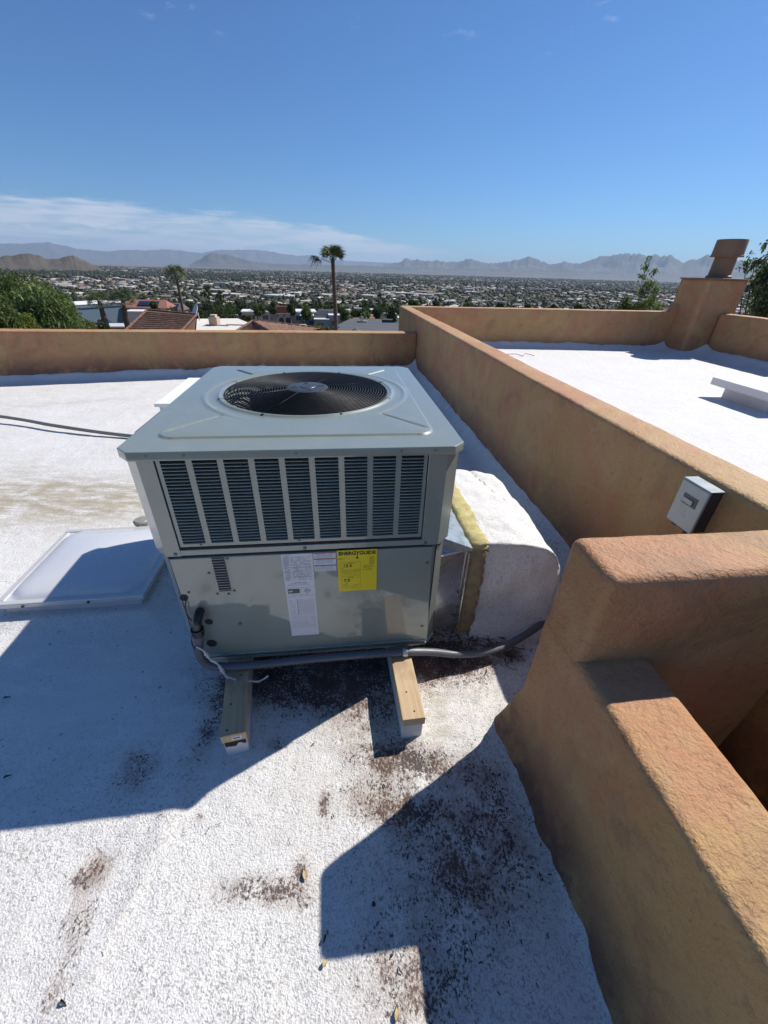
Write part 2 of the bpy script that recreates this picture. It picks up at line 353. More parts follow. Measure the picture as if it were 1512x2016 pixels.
def spline(pts, n=8):
    pts = [Vector(p) for p in pts]; out = []
    for i in range(len(pts) - 1):
        p0, p1, p2, p3 = pts[max(i - 1, 0)], pts[i], pts[i + 1], pts[min(i + 2, len(pts) - 1)]
        for k in range(n):
            t = k / n; out.append(0.5 * ((2 * p1) + (p2 - p0) * t + (2 * p0 - 5 * p1 + 4 * p2 - p3) * t * t + (3 * p1 - p0 - 3 * p2 + p3) * t ** 3))
    return out + [pts[-1]]
def text_mesh(txt, size, bold=0.0, extrude=0.0004):
    cu = bpy.data.curves.new('t', 'FONT'); cu.body = txt; cu.size = size; cu.extrude = extrude; cu.offset = bold; cu.align_x = 'CENTER'; cu.align_y = 'CENTER'
    o = bpy.data.objects.new('t', cu); COL.objects.link(o); dg = bpy.context.evaluated_depsgraph_get(); me = bpy.data.meshes.new_from_object(o.evaluated_get(dg)); bpy.data.objects.remove(o); return me

# ------------------------------------------------------------------ house frame (p along the unit's face, q away from the camera)
ANG = rad(7.2); OX, OY = -0.742, 1.005
EX = (math.cos(ANG), math.sin(ANG)); EY = (-math.sin(ANG), math.cos(ANG))
def PQ(p, q, z=0.0): return Vector((OX + EX[0] * p + EY[0] * q, OY + EX[1] * p + EY[1] * q, z))
def toPQ(x, y): dx, dy = x - OX, y - OY; return dx * EX[0] + dy * EX[1], dx * EY[0] + dy * EY[1]
def pq_arr(p, q, z): return np.stack([OX + EX[0] * p + EY[0] * q, OY + EX[1] * p + EY[1] * q, z], -1)

# ------------------------------------------------------------------ roofs
LP_Q = lambda p: 5.70 + 0.05 * p          # inner face of the rear parapet
def axis(segs):
    out = []
    for a, b, st in segs: out += list(np.arange(a, b - 1e-6, st))
    return np.array(out + [segs[-1][1]])
def cant(d, w, h): return np.where(d < w, h * (1 - np.clip(d, 0, w) / w) ** 2.2, 0)
def gauss(x, y, cx, cy, sx, sy, rot=0.0):
    c, s = math.cos(rot), math.sin(rot); dx, dy = x - cx, y - cy; u = dx * c + dy * s; v = -dx * s + dy * c
    return np.exp(-(u / sx) ** 2 - (v / sy) ** 2)
def near_roof():
    ps = axis([(-9, -2.0, 0.12), (-2.0, -0.7, 0.03), (-0.7, 1.97, 0.0155)]); qs = axis([(-3.2, -1.0, 0.06), (-1.0, 1.3, 0.0155), (1.3, 5.4, 0.05), (5.4, 6.1, 0.025)])
    Pm, Qm = np.meshgrid(ps, qs, indexing='ij'); XY = pq_arr(Pm, Qm, 0 * Pm); x, y = XY[..., 0], XY[..., 1]
    N = np.stack([x, y, 0 * x], -1)
    z = -0.03 * np.clip(-x - 2.2, 0, 9) * np.clip(y / 3, 0, 1) + 0.006 * fbm(N, 1.3, 3) + 0.0035 * fbm(N, 7, 3) + 0.0022 * fbm(N, 22, 2)
    edge = 0.030 * fbm(N, 3.0, 4) + 0.012 * fbm(N, 14, 2)
    z += cant(LP_Q(Pm) - Qm, 0.22, 0.105 + edge)
    z += np.where(Qm > -0.36, cant(1.94 - Pm, 0.15, 0.10 + edge), 0)
    # fillet along the near walls
    dB = np.where(Pm < 1.228, np.hypot(1.228 - Pm, np.clip(Qm + 0.269, 0, 9)), np.clip(Qm + 0.269, 0, 9))
    z += cant(dB, 0.10, 0.042 + 0.4 * edge)
    # a raised seam near the skylight, a buckled patch beside the right sleeper
    z += 0.02 * gauss(x, y, -1.46, 1.64, 0.40, 0.40) * 0 + 0.007 * gauss(x, y, 0.33, 0.93, 0.10, 0.13) * (1 + fbm(N, 30, 3, 0.7) * 1.8)
    z += 0.010 * gauss(x, y, -0.62, 0.75, 0.035, 0.30, -0.1)
    z += 0.006 * gauss(x, y, 0.10, 0.38, 0.018, 0.16, -0.15) + 0.006 * gauss(x, y, -0.66, 0.30, 0.015, 0.16, -0.2)
    # skylight curb apron
    ds = np.maximum(np.abs(Pm + 0.66) - 0.33, np.abs(Qm - 0.73) - 0.32); z += cant(np.clip(ds, 0, 9), 0.14, 0.045) * 0.8
    # dirt: R brown specks, G tan stain, B smooth coating
    D = 0.75 * gauss(x, y, -0.30, 1.02, 0.36, 0.15, 0.12) + 0.35 * gauss(x, y, -0.02, 0.92, 0.16, 0.12) + 0.70 * gauss(x, y, -0.22, 1.20, 0.5, 0.15, 0.12) + 0.42 * gauss(x, y, 0.32, 1.12, 0.22, 0.13)
    D += 0.50 * gauss(x, y, -0.79, 0.42, 0.07, 0.055, 0.5) + 0.42 * gauss(x, y, -0.76, 0.31, 0.05, 0.07) + 0.38 * gauss(x, y, -0.73, 0.20, 0.035, 0.08)
    D += 0.55 * gauss(x, y, -0.80, 0.68, 0.08, 0.09, 0.4) + 0.42 * gauss(x, y, -0.62, 0.83, 0.05, 0.22, -0.1)
    D += 0.30 * gauss(x, y, 0.26, 0.44, 0.24, 0.12) + 0.24 * gauss(x, y, 0.22, 0.45, 0.40, 0.34) + 0.40 * gauss(x, y, 0.12, 0.58, 0.14, 0.04) + 0.38 * gauss(x, y, 0.10, 0.22, 0.14, 0.10) + 0.4 * gauss(x, y, 0.38, 0.66, 0.10, 0.14)
    D += 0.52 * gauss(x, y, -0.205, 0.44, 0.022, 0.035) + 0.40 * gauss(x, y, -0.36, 0.39, 0.12, 0.035, 0.1) + 0.40 * gauss(x, y, -0.25, 0.38, 0.10, 0.03)
    D += 0.50 * gauss(x, y, -0.165, 0.59, 0.014, 0.05) + 0.48 * gauss(x, y, -0.54, 0.55, 0.018, 0.012) + 0.4 * gauss(x, y, -0.36, 0.78, 0.04, 0.03)
    D += 0.52 * gauss(x, y, 0.03, 0.74, 0.13, 0.07) + 0.38 * gauss(x, y, 0.20, 0.72, 0.10, 0.05) + 0.25 * gauss(x, y, -0.05, 0.62, 0.16, 0.05)
    D += 0.45 * gauss(x, y, 0.40, 1.22, 0.25, 0.09, 0.3) + 0.5 * gauss(x, y, 0.60, 1.20, 0.07, 0.05)
    D = np.clip(D * 1.45, 0, 1.05) * (0.72 + 0.7 * (0.5 + 0.5 * fbm(N, 9, 3)))
    T = 1.6 * gauss(x, y, -2.3, 2.44, 1.4, 0.28, 0.1) + 0.9 * gauss(x, y, -3.8, 2.6, 1.2, 0.35, 0.0) + 0.85 * gauss(x, y, 0.245, 0.88, 0.045, 0.13, 0.0) + 0.6 * gauss(x, y, 0.17, 0.76, 0.16, 0.04)
    T += 0.22 * gauss(x, y, -0.66, 0.28, 0.015, 0.17, -0.15) + 0.25 * gauss(x, y, 0.10, 0.38, 0.02, 0.16, -0.15) + 0.16 + 0.30 * np.clip(fbm(N, 1.6, 4), 0, 1) + 0.35 * gauss(x, y, -3.9, 4.9, 0.8, 0.1, 0.3) + 0.45 * gauss(x, y, 0.02, 0.98, 0.4, 0.16)
    T = np.clip(T * (0.8 + 0.5 * fbm(N, 4, 3)), 0, 1)
    B = np.clip(0.9 * np.clip((1.2 - np.abs(Pm + 0.6)) / 0.4, 0, 1) * np.clip((Qm + 0.5) / 0.4, 0, 1) * np.clip((0.55 - Qm) / 0.3, 0, 1) + np.clip((y - 2.6) / 1.5, 0, 0.7), 0, 1)
    V = pq_arr(Pm, Qm, z).reshape(-1, 3); nq = len(qs); idx = np.arange(V.shape[0]).reshape(Pm.shape)
    Fq = np.stack([idx[:-1, :-1], idx[1:, :-1], idx[1:, 1:], idx[:-1, 1:]], -1)
    pc = (Pm[:-1, :-1] + Pm[1:, 1:]) / 2; qc = (Qm[:-1, :-1] + Qm[1:, 1:]) / 2
    keep = ~((pc > 1.27) & (qc < -0.31)) & (qc < LP_Q(pc) + 0.06)
    me = np_mesh('white_roof', V, Fq[keep], ROOF, True, vcols=np.stack([D, T, B], -1).reshape(-1, 3), attr='dirt')
    tag(obj('white_roof', me), kind='structure')
near_roof()
def far_roof():
    ps = axis([(2.1, 8.62, 0.05)]); qs = axis([(-3.0, 3.0, 0.1), (3.0, 7.95, 0.05)])
    Pm, Qm = np.meshgrid(ps, qs, indexing='ij'); N = np.stack([Pm, Qm, 0 * Pm + 5], -1)
    z = 0.10 - 0.012 * np.clip(Pm - 3, 0, 9) + 0.008 * fbm(N, 1.0, 3) + 0.003 * fbm(N, 9, 2)
    edge = 0.035 * fbm(N, 2.0, 4) + 0.012 * fbm(N, 9, 2)
    z += cant(7.9 - Qm, 0.30, 0.10 + edge) + cant(8.6 - Pm, 0.45, 0.13 + edge)
    dc = np.maximum(np.maximum(8.08 - Pm, Pm - 9.1), 7.33 - Qm); z += cant(np.clip(dc, 0, 9), 0.40, 0.09 + edge)
    V = pq_arr(Pm, Qm, z).reshape(-1, 3); idx = np.arange(V.shape[0]).reshape(Pm.shape)
    Fq = np.stack([idx[:-1, :-1], idx[1:, :-1], idx[1:, 1:], idx[:-1, 1:]], -1).reshape(-1, 4)
    vc = np.zeros((V.shape[0], 3)); vc[:, 2] = 0.75; vc[:, 1] = 0.06
    tag(obj('neighbouring_white_roof', np_mesh('neighbouring_white_roof', V, Fq, ROOF, True, vcols=vc, attr='dirt')), kind='structure')
far_roof()

# ------------------------------------------------------------------ stucco walls
def wall(name, p0, p1, q0, q1, z0, z1, res, r=0.03, skew=None, flare=None, amp=0.004, parent=None, zfloor=None, label=None, cat='wall'):
    """rounded stucco block with an uneven trowelled surface"""
    lo = np.array([p0, q0, z0]); hi = np.array([p1, q1, z1])
    def ax(a, b):
        m = max(2, int((b - a - 2 * r) / res)); t = np.linspace(a + r, b - r, m)
        return np.concatenate([[a, a + r * 0.3, a + r * 0.65], t, [b - r * 0.65, b - r * 0.3, b]])
    A = [ax(lo[i], hi[i]) for i in range(3)]
    zz = A[2]
    if zfloor is not None:      # coarse below the roof line
        A[2] = np.concatenate([np.linspace(z0, zfloor, 8)[:-1], zz[zz >= zfloor]])
        A[2][-1] = z1
    bm_v = []; faces = []; off = 0
    for axn in range(3):
        u, v = [i for i in range(3) if i != axn]
        for side in (0, 1):
            if axn == 2 and side == 0: continue
            U, Vv = np.meshgrid(A[u], A[v], indexing='ij'); P = np.zeros(U.shape + (3,)); P[..., u] = U; P[..., v] = Vv; P[..., axn] = hi[axn] if side else lo[axn]
            idx = np.arange(U.size).reshape(U.shape) + off
            f = np.stack([idx[:-1, :-1], idx[1:, :-1], idx[1:, 1:], idx[:-1, 1:]], -1).reshape(-1, 4)
            if (side == 1) == (axn == 1): f = f[:, ::-1]
            bm_v.append(P.reshape(-1, 3)); faces.append(f); off += U.size
    P = np.concatenate(bm_v); Fc = np.concatenate(faces)
    key = np.round(P * 1e5).astype(np.int64); _, first, inv = np.unique(key, axis=0, return_index=True, return_inverse=True); inv = inv.ravel()
    P = P[first]; Fc = inv[Fc]
    lo2 = lo + r; hi2 = hi - r; lo2[2] = z0; q = np.clip(P, lo2, hi2); d = P - q; L = np.linalg.norm(d, axis=1, keepdims=True); nrm = np.where(L > 1e-9, d / np.maximum(L, 1e-9), 0)
    P = q + nrm * r
    nz = fbm(P, 5.0, 3)[:, None]; nz2 = fbm(P + 9, 22.0, 3)[:, None]; nz3 = fbm(P + 31, 1.1, 2)[:, None]
    P = P + nrm * (nz * amp + nz2 * amp * 0.45 + nz3 * amp * 1.6)
    dirt = np.zeros((len(P), 3))
    if flare is not None:
        P, dirt = flare(P, nrm, dirt)
    if skew is not None: P = skew(P)
    Wp = pq_arr(P[:, 0], P[:, 1], P[:, 2])
    o = obj(name, np_mesh(name, Wp, Fc, STUCCO, True, vcols=dirt, attr='dirt'), parent)
    if parent is None: tag(o, label, cat)
    return o
def base_dirt(zb, h, k=0.8):
    def f(P, n, d):
        e = 0.05 * fbm(P, 3, 3); d[:, 0] = np.clip(1 - (P[:, 2] - zb - e) / h, 0, 1) * k; return P, d
    return f
def skew_lp(P): P = P.copy(); P[:, 1] += 0.05 * P[:, 0]; return P
wall('parapet_wall', -9.5, 1.937, 5.70, 5.96, -5.0, 0.60, 0.07, 0.02, skew=skew_lp, zfloor=-0.4, flare=base_dirt(0.08, 0.25, 0.9), amp=0.003,
     label='low tan stucco parapet behind the air conditioner, running off past the palms')
wall('parapet_wall', 1.94, 2.14, -3.0, 7.9, -5.0, 0.845, 0.035, 0.022, zfloor=-0.1, flare=base_dirt(0.05, 0.30, 0.8), amp=0.0035,
     label='long tan stucco parapet dividing the two white roofs, with the grey electrical box on it')
def fl_block(P, n, d):
    z = P[:, 2]; e = 0.5 + 0.5 * fbm(P, 6, 3)
    left = (P[:, 0] < 1.27)
    k = np.clip(1 - z / (0.16 + 0.08 * e), 0, 1) ** 1.5
    P = P.copy()
    far = P[:, 1] > -0.29; P[:, 1] += np.where(far, k * (0.02 + 0.05 * e), 0)
    d[:, 0] = np.where(left | far, np.clip(1.25 - z / 0.20 + 0.5 * (e - .5), 0, 1) * 0.8, 0); return P, d
wall('parapet_wall', 1.229, 1.9385, -0.449, -0.269, -4.8, 0.852, 0.014, 0.024, zfloor=-0.05, flare=fl_block, amp=0.0045,
     label='tall stub of tan stucco wall in front of the electrical box, casting the stepped shadow')
def fl_low(P, n, d):
    z = P[:, 2]; e = 0.5 + 0.5 * fbm(P, 6, 3); e2 = fbm(P * np.array([1, 1, 1.6]), 20, 4, 0.6); left = (P[:, 0] < 1.27); fe = P[:, 1] > -0.29
    k = np.clip(1 - z / (0.17 + 0.09 * e), 0, 1) ** 1.3; cr = np.exp(-((P[:, 1] + 0.27) / 0.16) ** 2)
    P = P.copy(); P[:, 0] -= np.where(left, k * (0.03 + 0.045 * e + 0.008 * cr) + np.clip(k * 2.5, 0, 1) * 0.016 * e2, 0); P[:, 1] += np.where(fe, k * 0.02, 0)
    d[:, 0] = np.where(left | fe, np.clip(1.25 - z / 0.16 + 0.9 * (e - .5), 0, 1) * 0.95, 0); return P, d
wall('parapet_wall', 1.2272, 1.437, -3.2, -0.2630, -4.8, 0.565, 0.014, 0.024, zfloor=-0.05, flare=fl_low, amp=0.005,
     label='lowest tan stucco wall beside the open shaft, nearest the camera with a sunlit top')
wall('parapet_wall', 2.143, 8.11, 7.90, 8.14, -5.0, 0.83, 0.07, 0.02, zfloor=-0.2, flare=base_dirt(0.12, 0.2, 0.6), amp=0.004,
     label='far tan stucco parapet at the back of the neighbouring roof, ending at the chimney')
wall('parapet_wall', 8.60, 8.85, -3.0, 7.30, -5.0, 0.85, 0.07, 0.03, zfloor=-0.2, flare=base_dirt(0.12, 0.25, 0.6), amp=0.005,
     label='tan stucco parapet running towards the camera from the chimney at the edge of the photo')
# the floor of the shaft behind the low wall
MBo = MB().prism([tuple(PQ(1.0, -3.3)[:2]), tuple(PQ(2.2, -3.3)[:2]), tuple(PQ(2.2, -0.2)[:2]), tuple(PQ(1.0, -0.2)[:2])], -2.9, -2.75)
tag(MBo.build('shaft_floor', simple('patio_concrete', (0.30, 0.24, 0.17), 0.9)), kind='structure')

# chimney
ch = empty('chimney', PQ(8.55, 7.8, 0.0), ANG); tag(ch, 'tan stucco chimney block with a round metal flue at the corner of the neighbouring roof', 'chimney')
def chim_body():
    ring = [(-0.45, -0.41), (-0.42, -0.45), (0.43, -0.44), (0.46, -0.40), (0.46, 0.30), (-0.45, 0.30)]
    # dense ring
    pts = []
    for i in range(len(ring)):
        a, b_ = Vector(ring[i]), Vector(ring[(i + 1) % len(ring)]); m = max(1, int((b_ - a).length / 0.06))
        pts += [a + (b_ - a) * k / m for k in range(m)]
    c = Vector((0, 0)); zs = [-5.0, -0.2] + list(np.arange(-0.05, 1.43, 0.05)) + [1.435, 1.450]
    V = []
    for z in zs:
        fl = 0.13 * max(0, 1 - max(z, 0) / 0.75) ** 2; shr = 0.02 if z > 1.44 else 0
        for p_ in pts:
            d_ = p_.normalized(); sx = 1 + fl * 0.6 * (1 if abs(p_.x) > 0.3 else 0.5)
            V.append((p_.x * (1 - shr) + d_.x * fl * 0.7, p_.y * (1 - shr) + d_.y * fl * 0.5, z))
    V = np.array(V); V[:, :2] += 0.006 * np.stack([fbm(V, 4, 3), fbm(V + 5, 4, 3)], -1); n = len(pts); Fs = []
    for i in range(len(zs) - 1):
        for k in range(n): Fs.append((i * n + k, i * n + (k + 1) % n, (i + 1) * n + (k + 1) % n, (i + 1) * n + k))
    Fs.append(tuple((len(zs) - 1) * n + k for k in range(n)))
    return obj('body', np_mesh('body', V, Fs, STUCCO, True, vcols=np.stack([np.clip(0.5 - V[:, 2] / 1.0, 0, 0.5), 0 * V[:, 0], 0 * V[:, 0]], -1), attr='dirt'), ch)
chim_body()
FLUE = simple('brown_painted_flue', (0.25, 0.145, 0.08), 0.6, 0.0, 0.2, 4)
MB().box(-0.475, 0.485, -0.475, 0.325, 1.4505, 1.478).build('cap', FLUE, ch, bevel=0.006)
fl = MB().lathe([(0.235, 1.479), (0.23, 1.515), (0.20, 1.535), (0.192, 1.86)], (0.13, 0.0), 40).build('flue_pipe', FLUE, ch, smooth='auto')
MB().lathe([(0.20, 1.85), (0.285, 1.855), (0.29, 1.88), (0.275, 1.885), (0.268, 2.14), (0.262, 2.15), (0.24, 2.152), (0.0, 2.13)], (0.13, 0.0), 40).build('flue_cap', FLUE, ch, smooth='auto')
for sx in (-0.35, 0.38): MB().lathe([(0.012, 1.479), (0.014, 1.494), (0, 1.496)], (sx, -0.42), 10).build('screw', SCREW, ch)
# sloping stucco shoulders where the parapets meet the chimney
def shoulder(p0, p1, q0, q1, za, zb, along):
    m = MB(); n = 10; pts = []
    for i in range(n + 1):
        t = i / n; pts.append((p0 + (p1 - p0) * t, za + (zb - za) * (1 - math.cos(t * math.pi / 2))))
    if along == 'p': 
        m.prism_y(pts + [(p1, za - 0.3), (p0, za - 0.3)], q0, q1)
        return m
MSH = shoulder(7.86, 8.12, 7.895, 8.142, 0.81, 1.02, 'p'); MSH.v = [tuple(PQ(v[0], v[1], v[2]) - PQ(8.55, 7.8, 0.0)) for v in MSH.v]; 
MSH.v = [(v[0] * EX[0] + v[1] * EX[1], v[0] * EY[0] + v[1] * EY[1], v[2]) for v in MSH.v]; MSH.build('shoulder', STUCCO, ch, smooth='auto')

# ------------------------------------------------------------------ air conditioner
Z0 = 0.127
AC = empty('packaged_air_conditioner', PQ(0, 0, 0), ANG)
tag(AC, 'large grey-green rooftop air conditioner with round fan guard and louvred front, standing on two timbers', 'air conditioner')
Wd, Dp = 0.985, 1.125
def chamf(x0, x1, y0, y1, c): return [(x0 + c, y0), (x1 - c, y0), (x1, y0 + c), (x1, y1 - c), (x1 - c, y1), (x0 + c, y1), (x0, y1 - c), (x0, y0 + c)]
# hollow cabinet: side and rear walls, base, corner posts
def plate_side(name, x0, x1, y0, y1, z0, z1, m=PAINT, bev=0.0015): return MB().box(x0, x1, y0, y1, z0, z1).build(name, m, AC, bevel=bev, seg=1)
MB().prism(chamf(0.012, Wd - 0.012, 0.010, Dp - 0.010, 0.04), Z0, 0.650).build('lower_cabinet', PAINT, AC, bevel=0.003)
MB().prism(chamf(0.004, Wd - 0.004, 0.004, Dp - 0.004, 0.046), Z0 + 0.004, Z0 + 0.020).build('base_rail', PAINT, AC, bevel=0.004)
# lower front panel
MB().prism_y([(0.052, 0.153), (0.942, 0.153), (0.928 - 0.004, 0.636), (0.048, 0.636)], 0.003, 0.012).build('access_panel', PAINT, AC, bevel=0.0035, seg=2)
for x, nm in ((0.0495, 0), (0.938, 1)): MB().box(x - 0.0028, x, 0.0065, 0.012, 0.15, 0.64).build('seam', SEAM, AC)
MB().box(0.045, 0.95, 0.0068, 0.0105, 0.6385, 0.6425).build('seam', SEAM, AC)
bead = MB(); bead.tube([(0.055, 0.0045, 0.166), (0.20, 0.003, 0.1655), (0.80, 0.003, 0.1655), (0.93, 0.0045, 0.166)], 0.004, 8); bead.build('panel_bead', PAINT, AC, smooth=True)
# upper cabinet: posts, side louvre walls, rear, bottom lip
ZU0, ZU1 = 0.648, 0.998
cpost = [(0.0, 0.046), (0.046, 0.0), (0.092, 0.0), (0.092, 0.016), (0.05, 0.016), (0.016, 0.05), (0.016, 0.092), (0.0, 0.092)]
def post(fx, fy):
    pts = [(x if not fx else Wd - x, y if not fy else Dp - y) for x, y in cpost]
    if fx != fy: pts = pts[::-1]
    MB().prism(pts, ZU0, ZU1).build('corner_post', PAINT, AC)
for fx in (0, 1):
    for fy in (0, 1): post(fx, fy)
MB().box(0.050, 0.10, 0.020, 0.05, ZU0 + 0.002, ZU1 - 0.002).build('coil_screen', DARK, AC)
plate_side('side_panel', 0.004, 0.010, 0.092, Dp - 0.092, ZU0, ZU1); plate_side('side_panel', Wd - 0.010, Wd - 0.004, 0.092, Dp - 0.092, ZU0, ZU1)
plate_side('rear_panel', 0.092, Wd - 0.092, Dp - 0.010, Dp - 0.004, ZU0, ZU1)
plate_side('lower_lip', 0.046, Wd - 0.046, 0.001, 0.012, ZU0, ZU0 + 0.022)
MB().box(0.093, 0.892, 0.004, 0.02, ZU0 + 0.0225, ZU0 + 0.030).build('seam', SEAM, AC)
MB().box(0.092, 0.096, 0.006, 0.02, ZU0 + 0.02, ZU1).build('seam', SEAM, AC)
MB().box(0.878, 0.8815, 0.006, 0.02, ZU0 + 0.02, ZU1).build('seam', SEAM, AC)
plate_side('post_cover', 0.8815, 0.9395, 0.0005, 0.012, ZU0 + 0.022, ZU1)
# deck under the fan, dark interior
MB().box(0.0062, Wd - 0.0062, 0.05, Dp - 0.0062, ZU0 - 0.002, ZU0 + 0.012).build('inner_deck', DARK, AC)
# louvred front panel with real openings
LX0, LX1, LZ0, LZ1 = 0.096, 0.8775, 0.681, 0.9845
cols_x = []; m0, gap = 0.011, 0.0175; cw = (LX1 - LX0 - 2 * m0 - 8 * gap) / 9
for i in range(9): a = LX0 + m0 + i * (cw + gap); cols_x.append((a, a + cw))
zt, zb = LZ1 - 0.004, LZ0 + 0.012
lp = MB(); yb = 0.0035
lp.box(LX0, LX1, yb, yb + 0.002, LZ0, zb); lp.box(LX0, LX1, yb, yb + 0.002, zt, LZ1)
prev = LX0
for a, b_ in cols_x + [(LX1, None)]: lp.box(prev, a, yb, yb + 0.002, zb, zt); prev = b_
louv = lp.build('louvre_panel', PAINT, AC)
NR = 26; pitch = (zt - zb) / NR
def slat_mesh():
    m = MB(); n = 10; pr = [(0.0, 0.0), (-0.0042, 0.0008), (-0.0050, 0.0022), (-0.0042, 0.0032), (0.0, 0.0034), (0.0045, 0.0058), (0.0045, 0.0045)]
    vs = []; fs = []; L = cw
    xs = [-L / 2, -L / 2 + 0.0015, -L / 2 + 0.004, L / 2 - 0.004, L / 2 - 0.0015, L / 2]; sc = [0.1, 0.7, 1, 1, 0.7, 0.1]
    for x, s_ in zip(xs, sc):
        for y, z in pr: vs.append((x, y * s_ if y < 0 else y, z))
    k = len(pr)
    for i in range(len(xs) - 1):
        for j in range(k): fs.append((i * k + j, (i + 1) * k + j, (i + 1) * k + (j + 1) % k, i * k + (j + 1) % k))
    m.add(vs, fs); return m
_s = slat_mesh().build('slat', PAINT, louv, smooth=True); SM = _s.data; bpy.data.objects.remove(_s)
for a, b_ in cols_x:
    for k in range(NR):
        o = bpy.data.objects.new('slat', SM); o.location = ((a + b_) / 2, yb, zb + pitch * k); link(o, louv)
COILM = simple('coil_fins', (0.018, 0.021, 0.024), 0.7)
MB().box(0.10, 0.875, 0.026, 0.040, ZU0 + 0.02, ZU1 - 0.004).build('coil', COILM, AC)
# screws
def screw(x, z, y=0.0, r=0.0052, parent=AC):
    m = MB(); m.tube([(x, y + 0.001, z), (x, y - 0.001, z)], r * 1.25, 12); m.tube([(x, y, z), (x, y - 0.0035, z)], r * 0.72, 6); return m.build('screw', SCREW, parent)
for x, z in [(0.081, 1.0), (0.18, 1.0), (0.488, 1.0), (0.794, 1.0), (0.896, 1.0)]: screw(x, z, -0.006)
for x, z in [(0.076, 0.657), (0.486, 0.657), (0.895, 0.657)]: screw(x, z, 0.0)
for x, z in [(0.231, 0.627), (0.162, 0.571), (0.172, 0.477), (0.209, 0.474), (0.23, 0.487), (0.079, 0.491), (0.225, 0.160), (0.467, 0.150), (0.914, 0.247), (0.909, 0.568), (0.62, 0.158)]: screw(x, z, 0.003, 0.0042)
screw(0.47, 0.688, yb, 0.003); screw(0.16, 0.688, yb, 0.003)
MB().tube([(0.225, 0.004, 0.325), (0.225, 0.0, 0.325)], 0.007, 14).build('plug', simple('green_plug', (0.10, 0.16, 0.12), 0.5), AC)
# small vent louvres on the access panel
vent = MB().box(0.178, 0.224, 0.0022, 0.0034, 0.483, 0.6335).build('vent_plate', PAINT, AC)
for k in range(13):
    z = 0.488 + k * 0.0112; MB().box(0.181, 0.221, 0.0010, 0.0022, z, z + 0.0075).build('slot', SEAM, vent)
    MB().prism_y([(0.181, z + 0.0075), (0.221, z + 0.0075), (0.221, z + 0.0095), (0.181, z + 0.0095)], -0.0025, 0.002).build('slat', PAINT, vent)
# holes and rubber grommets
def disc(name, x, z, r, m=SEAM, y=0.0028, ry=None):
    b_ = MB(); b_.tube([(x, y, z), (x, y - 0.0012, z)], r, 24); return b_.build(name, m, AC)
disc('knockout_hole', 0.058, 0.468, 0.0125); disc('knockout_hole', 0.118, 0.345, 0.0135); disc('knockout_hole', 0.106, 0.232, 0.0185)
ring = MB()
ring.tube([(0.058 + 0.0125 * math.cos(t), 0.002, 0.468 + 0.0125 * math.sin(t)) for t in np.linspace(0, 2 * math.pi, 20)], 0.0022, 6); ring.build('grommet', BLACKR, AC, smooth=True)
disc('conduit_flange', 0.104, 0.398, 0.024, PAINT, 0.0022)
el_ = MB(); el_.tube(spline([(0.100, 0.004, 0.403), (0.099, -0.022, 0.402), (0.096, -0.040, 0.388), (0.092, -0.043, 0.352)], 5), 0.0165, 16); el_.build('elbow_fitting', BLACKR, AC, smooth='auto')
nt = MB(); nt.tube([(0.092, -0.043, 0.362), (0.0918, -0.043, 0.340)], 0.0225, 12); nt.tube([(0.0918, -0.043, 0.340), (0.0915, -0.043, 0.332)], 0.0205, 16); nt.build('conduit_nut', BLACKR, AC, smooth='auto')
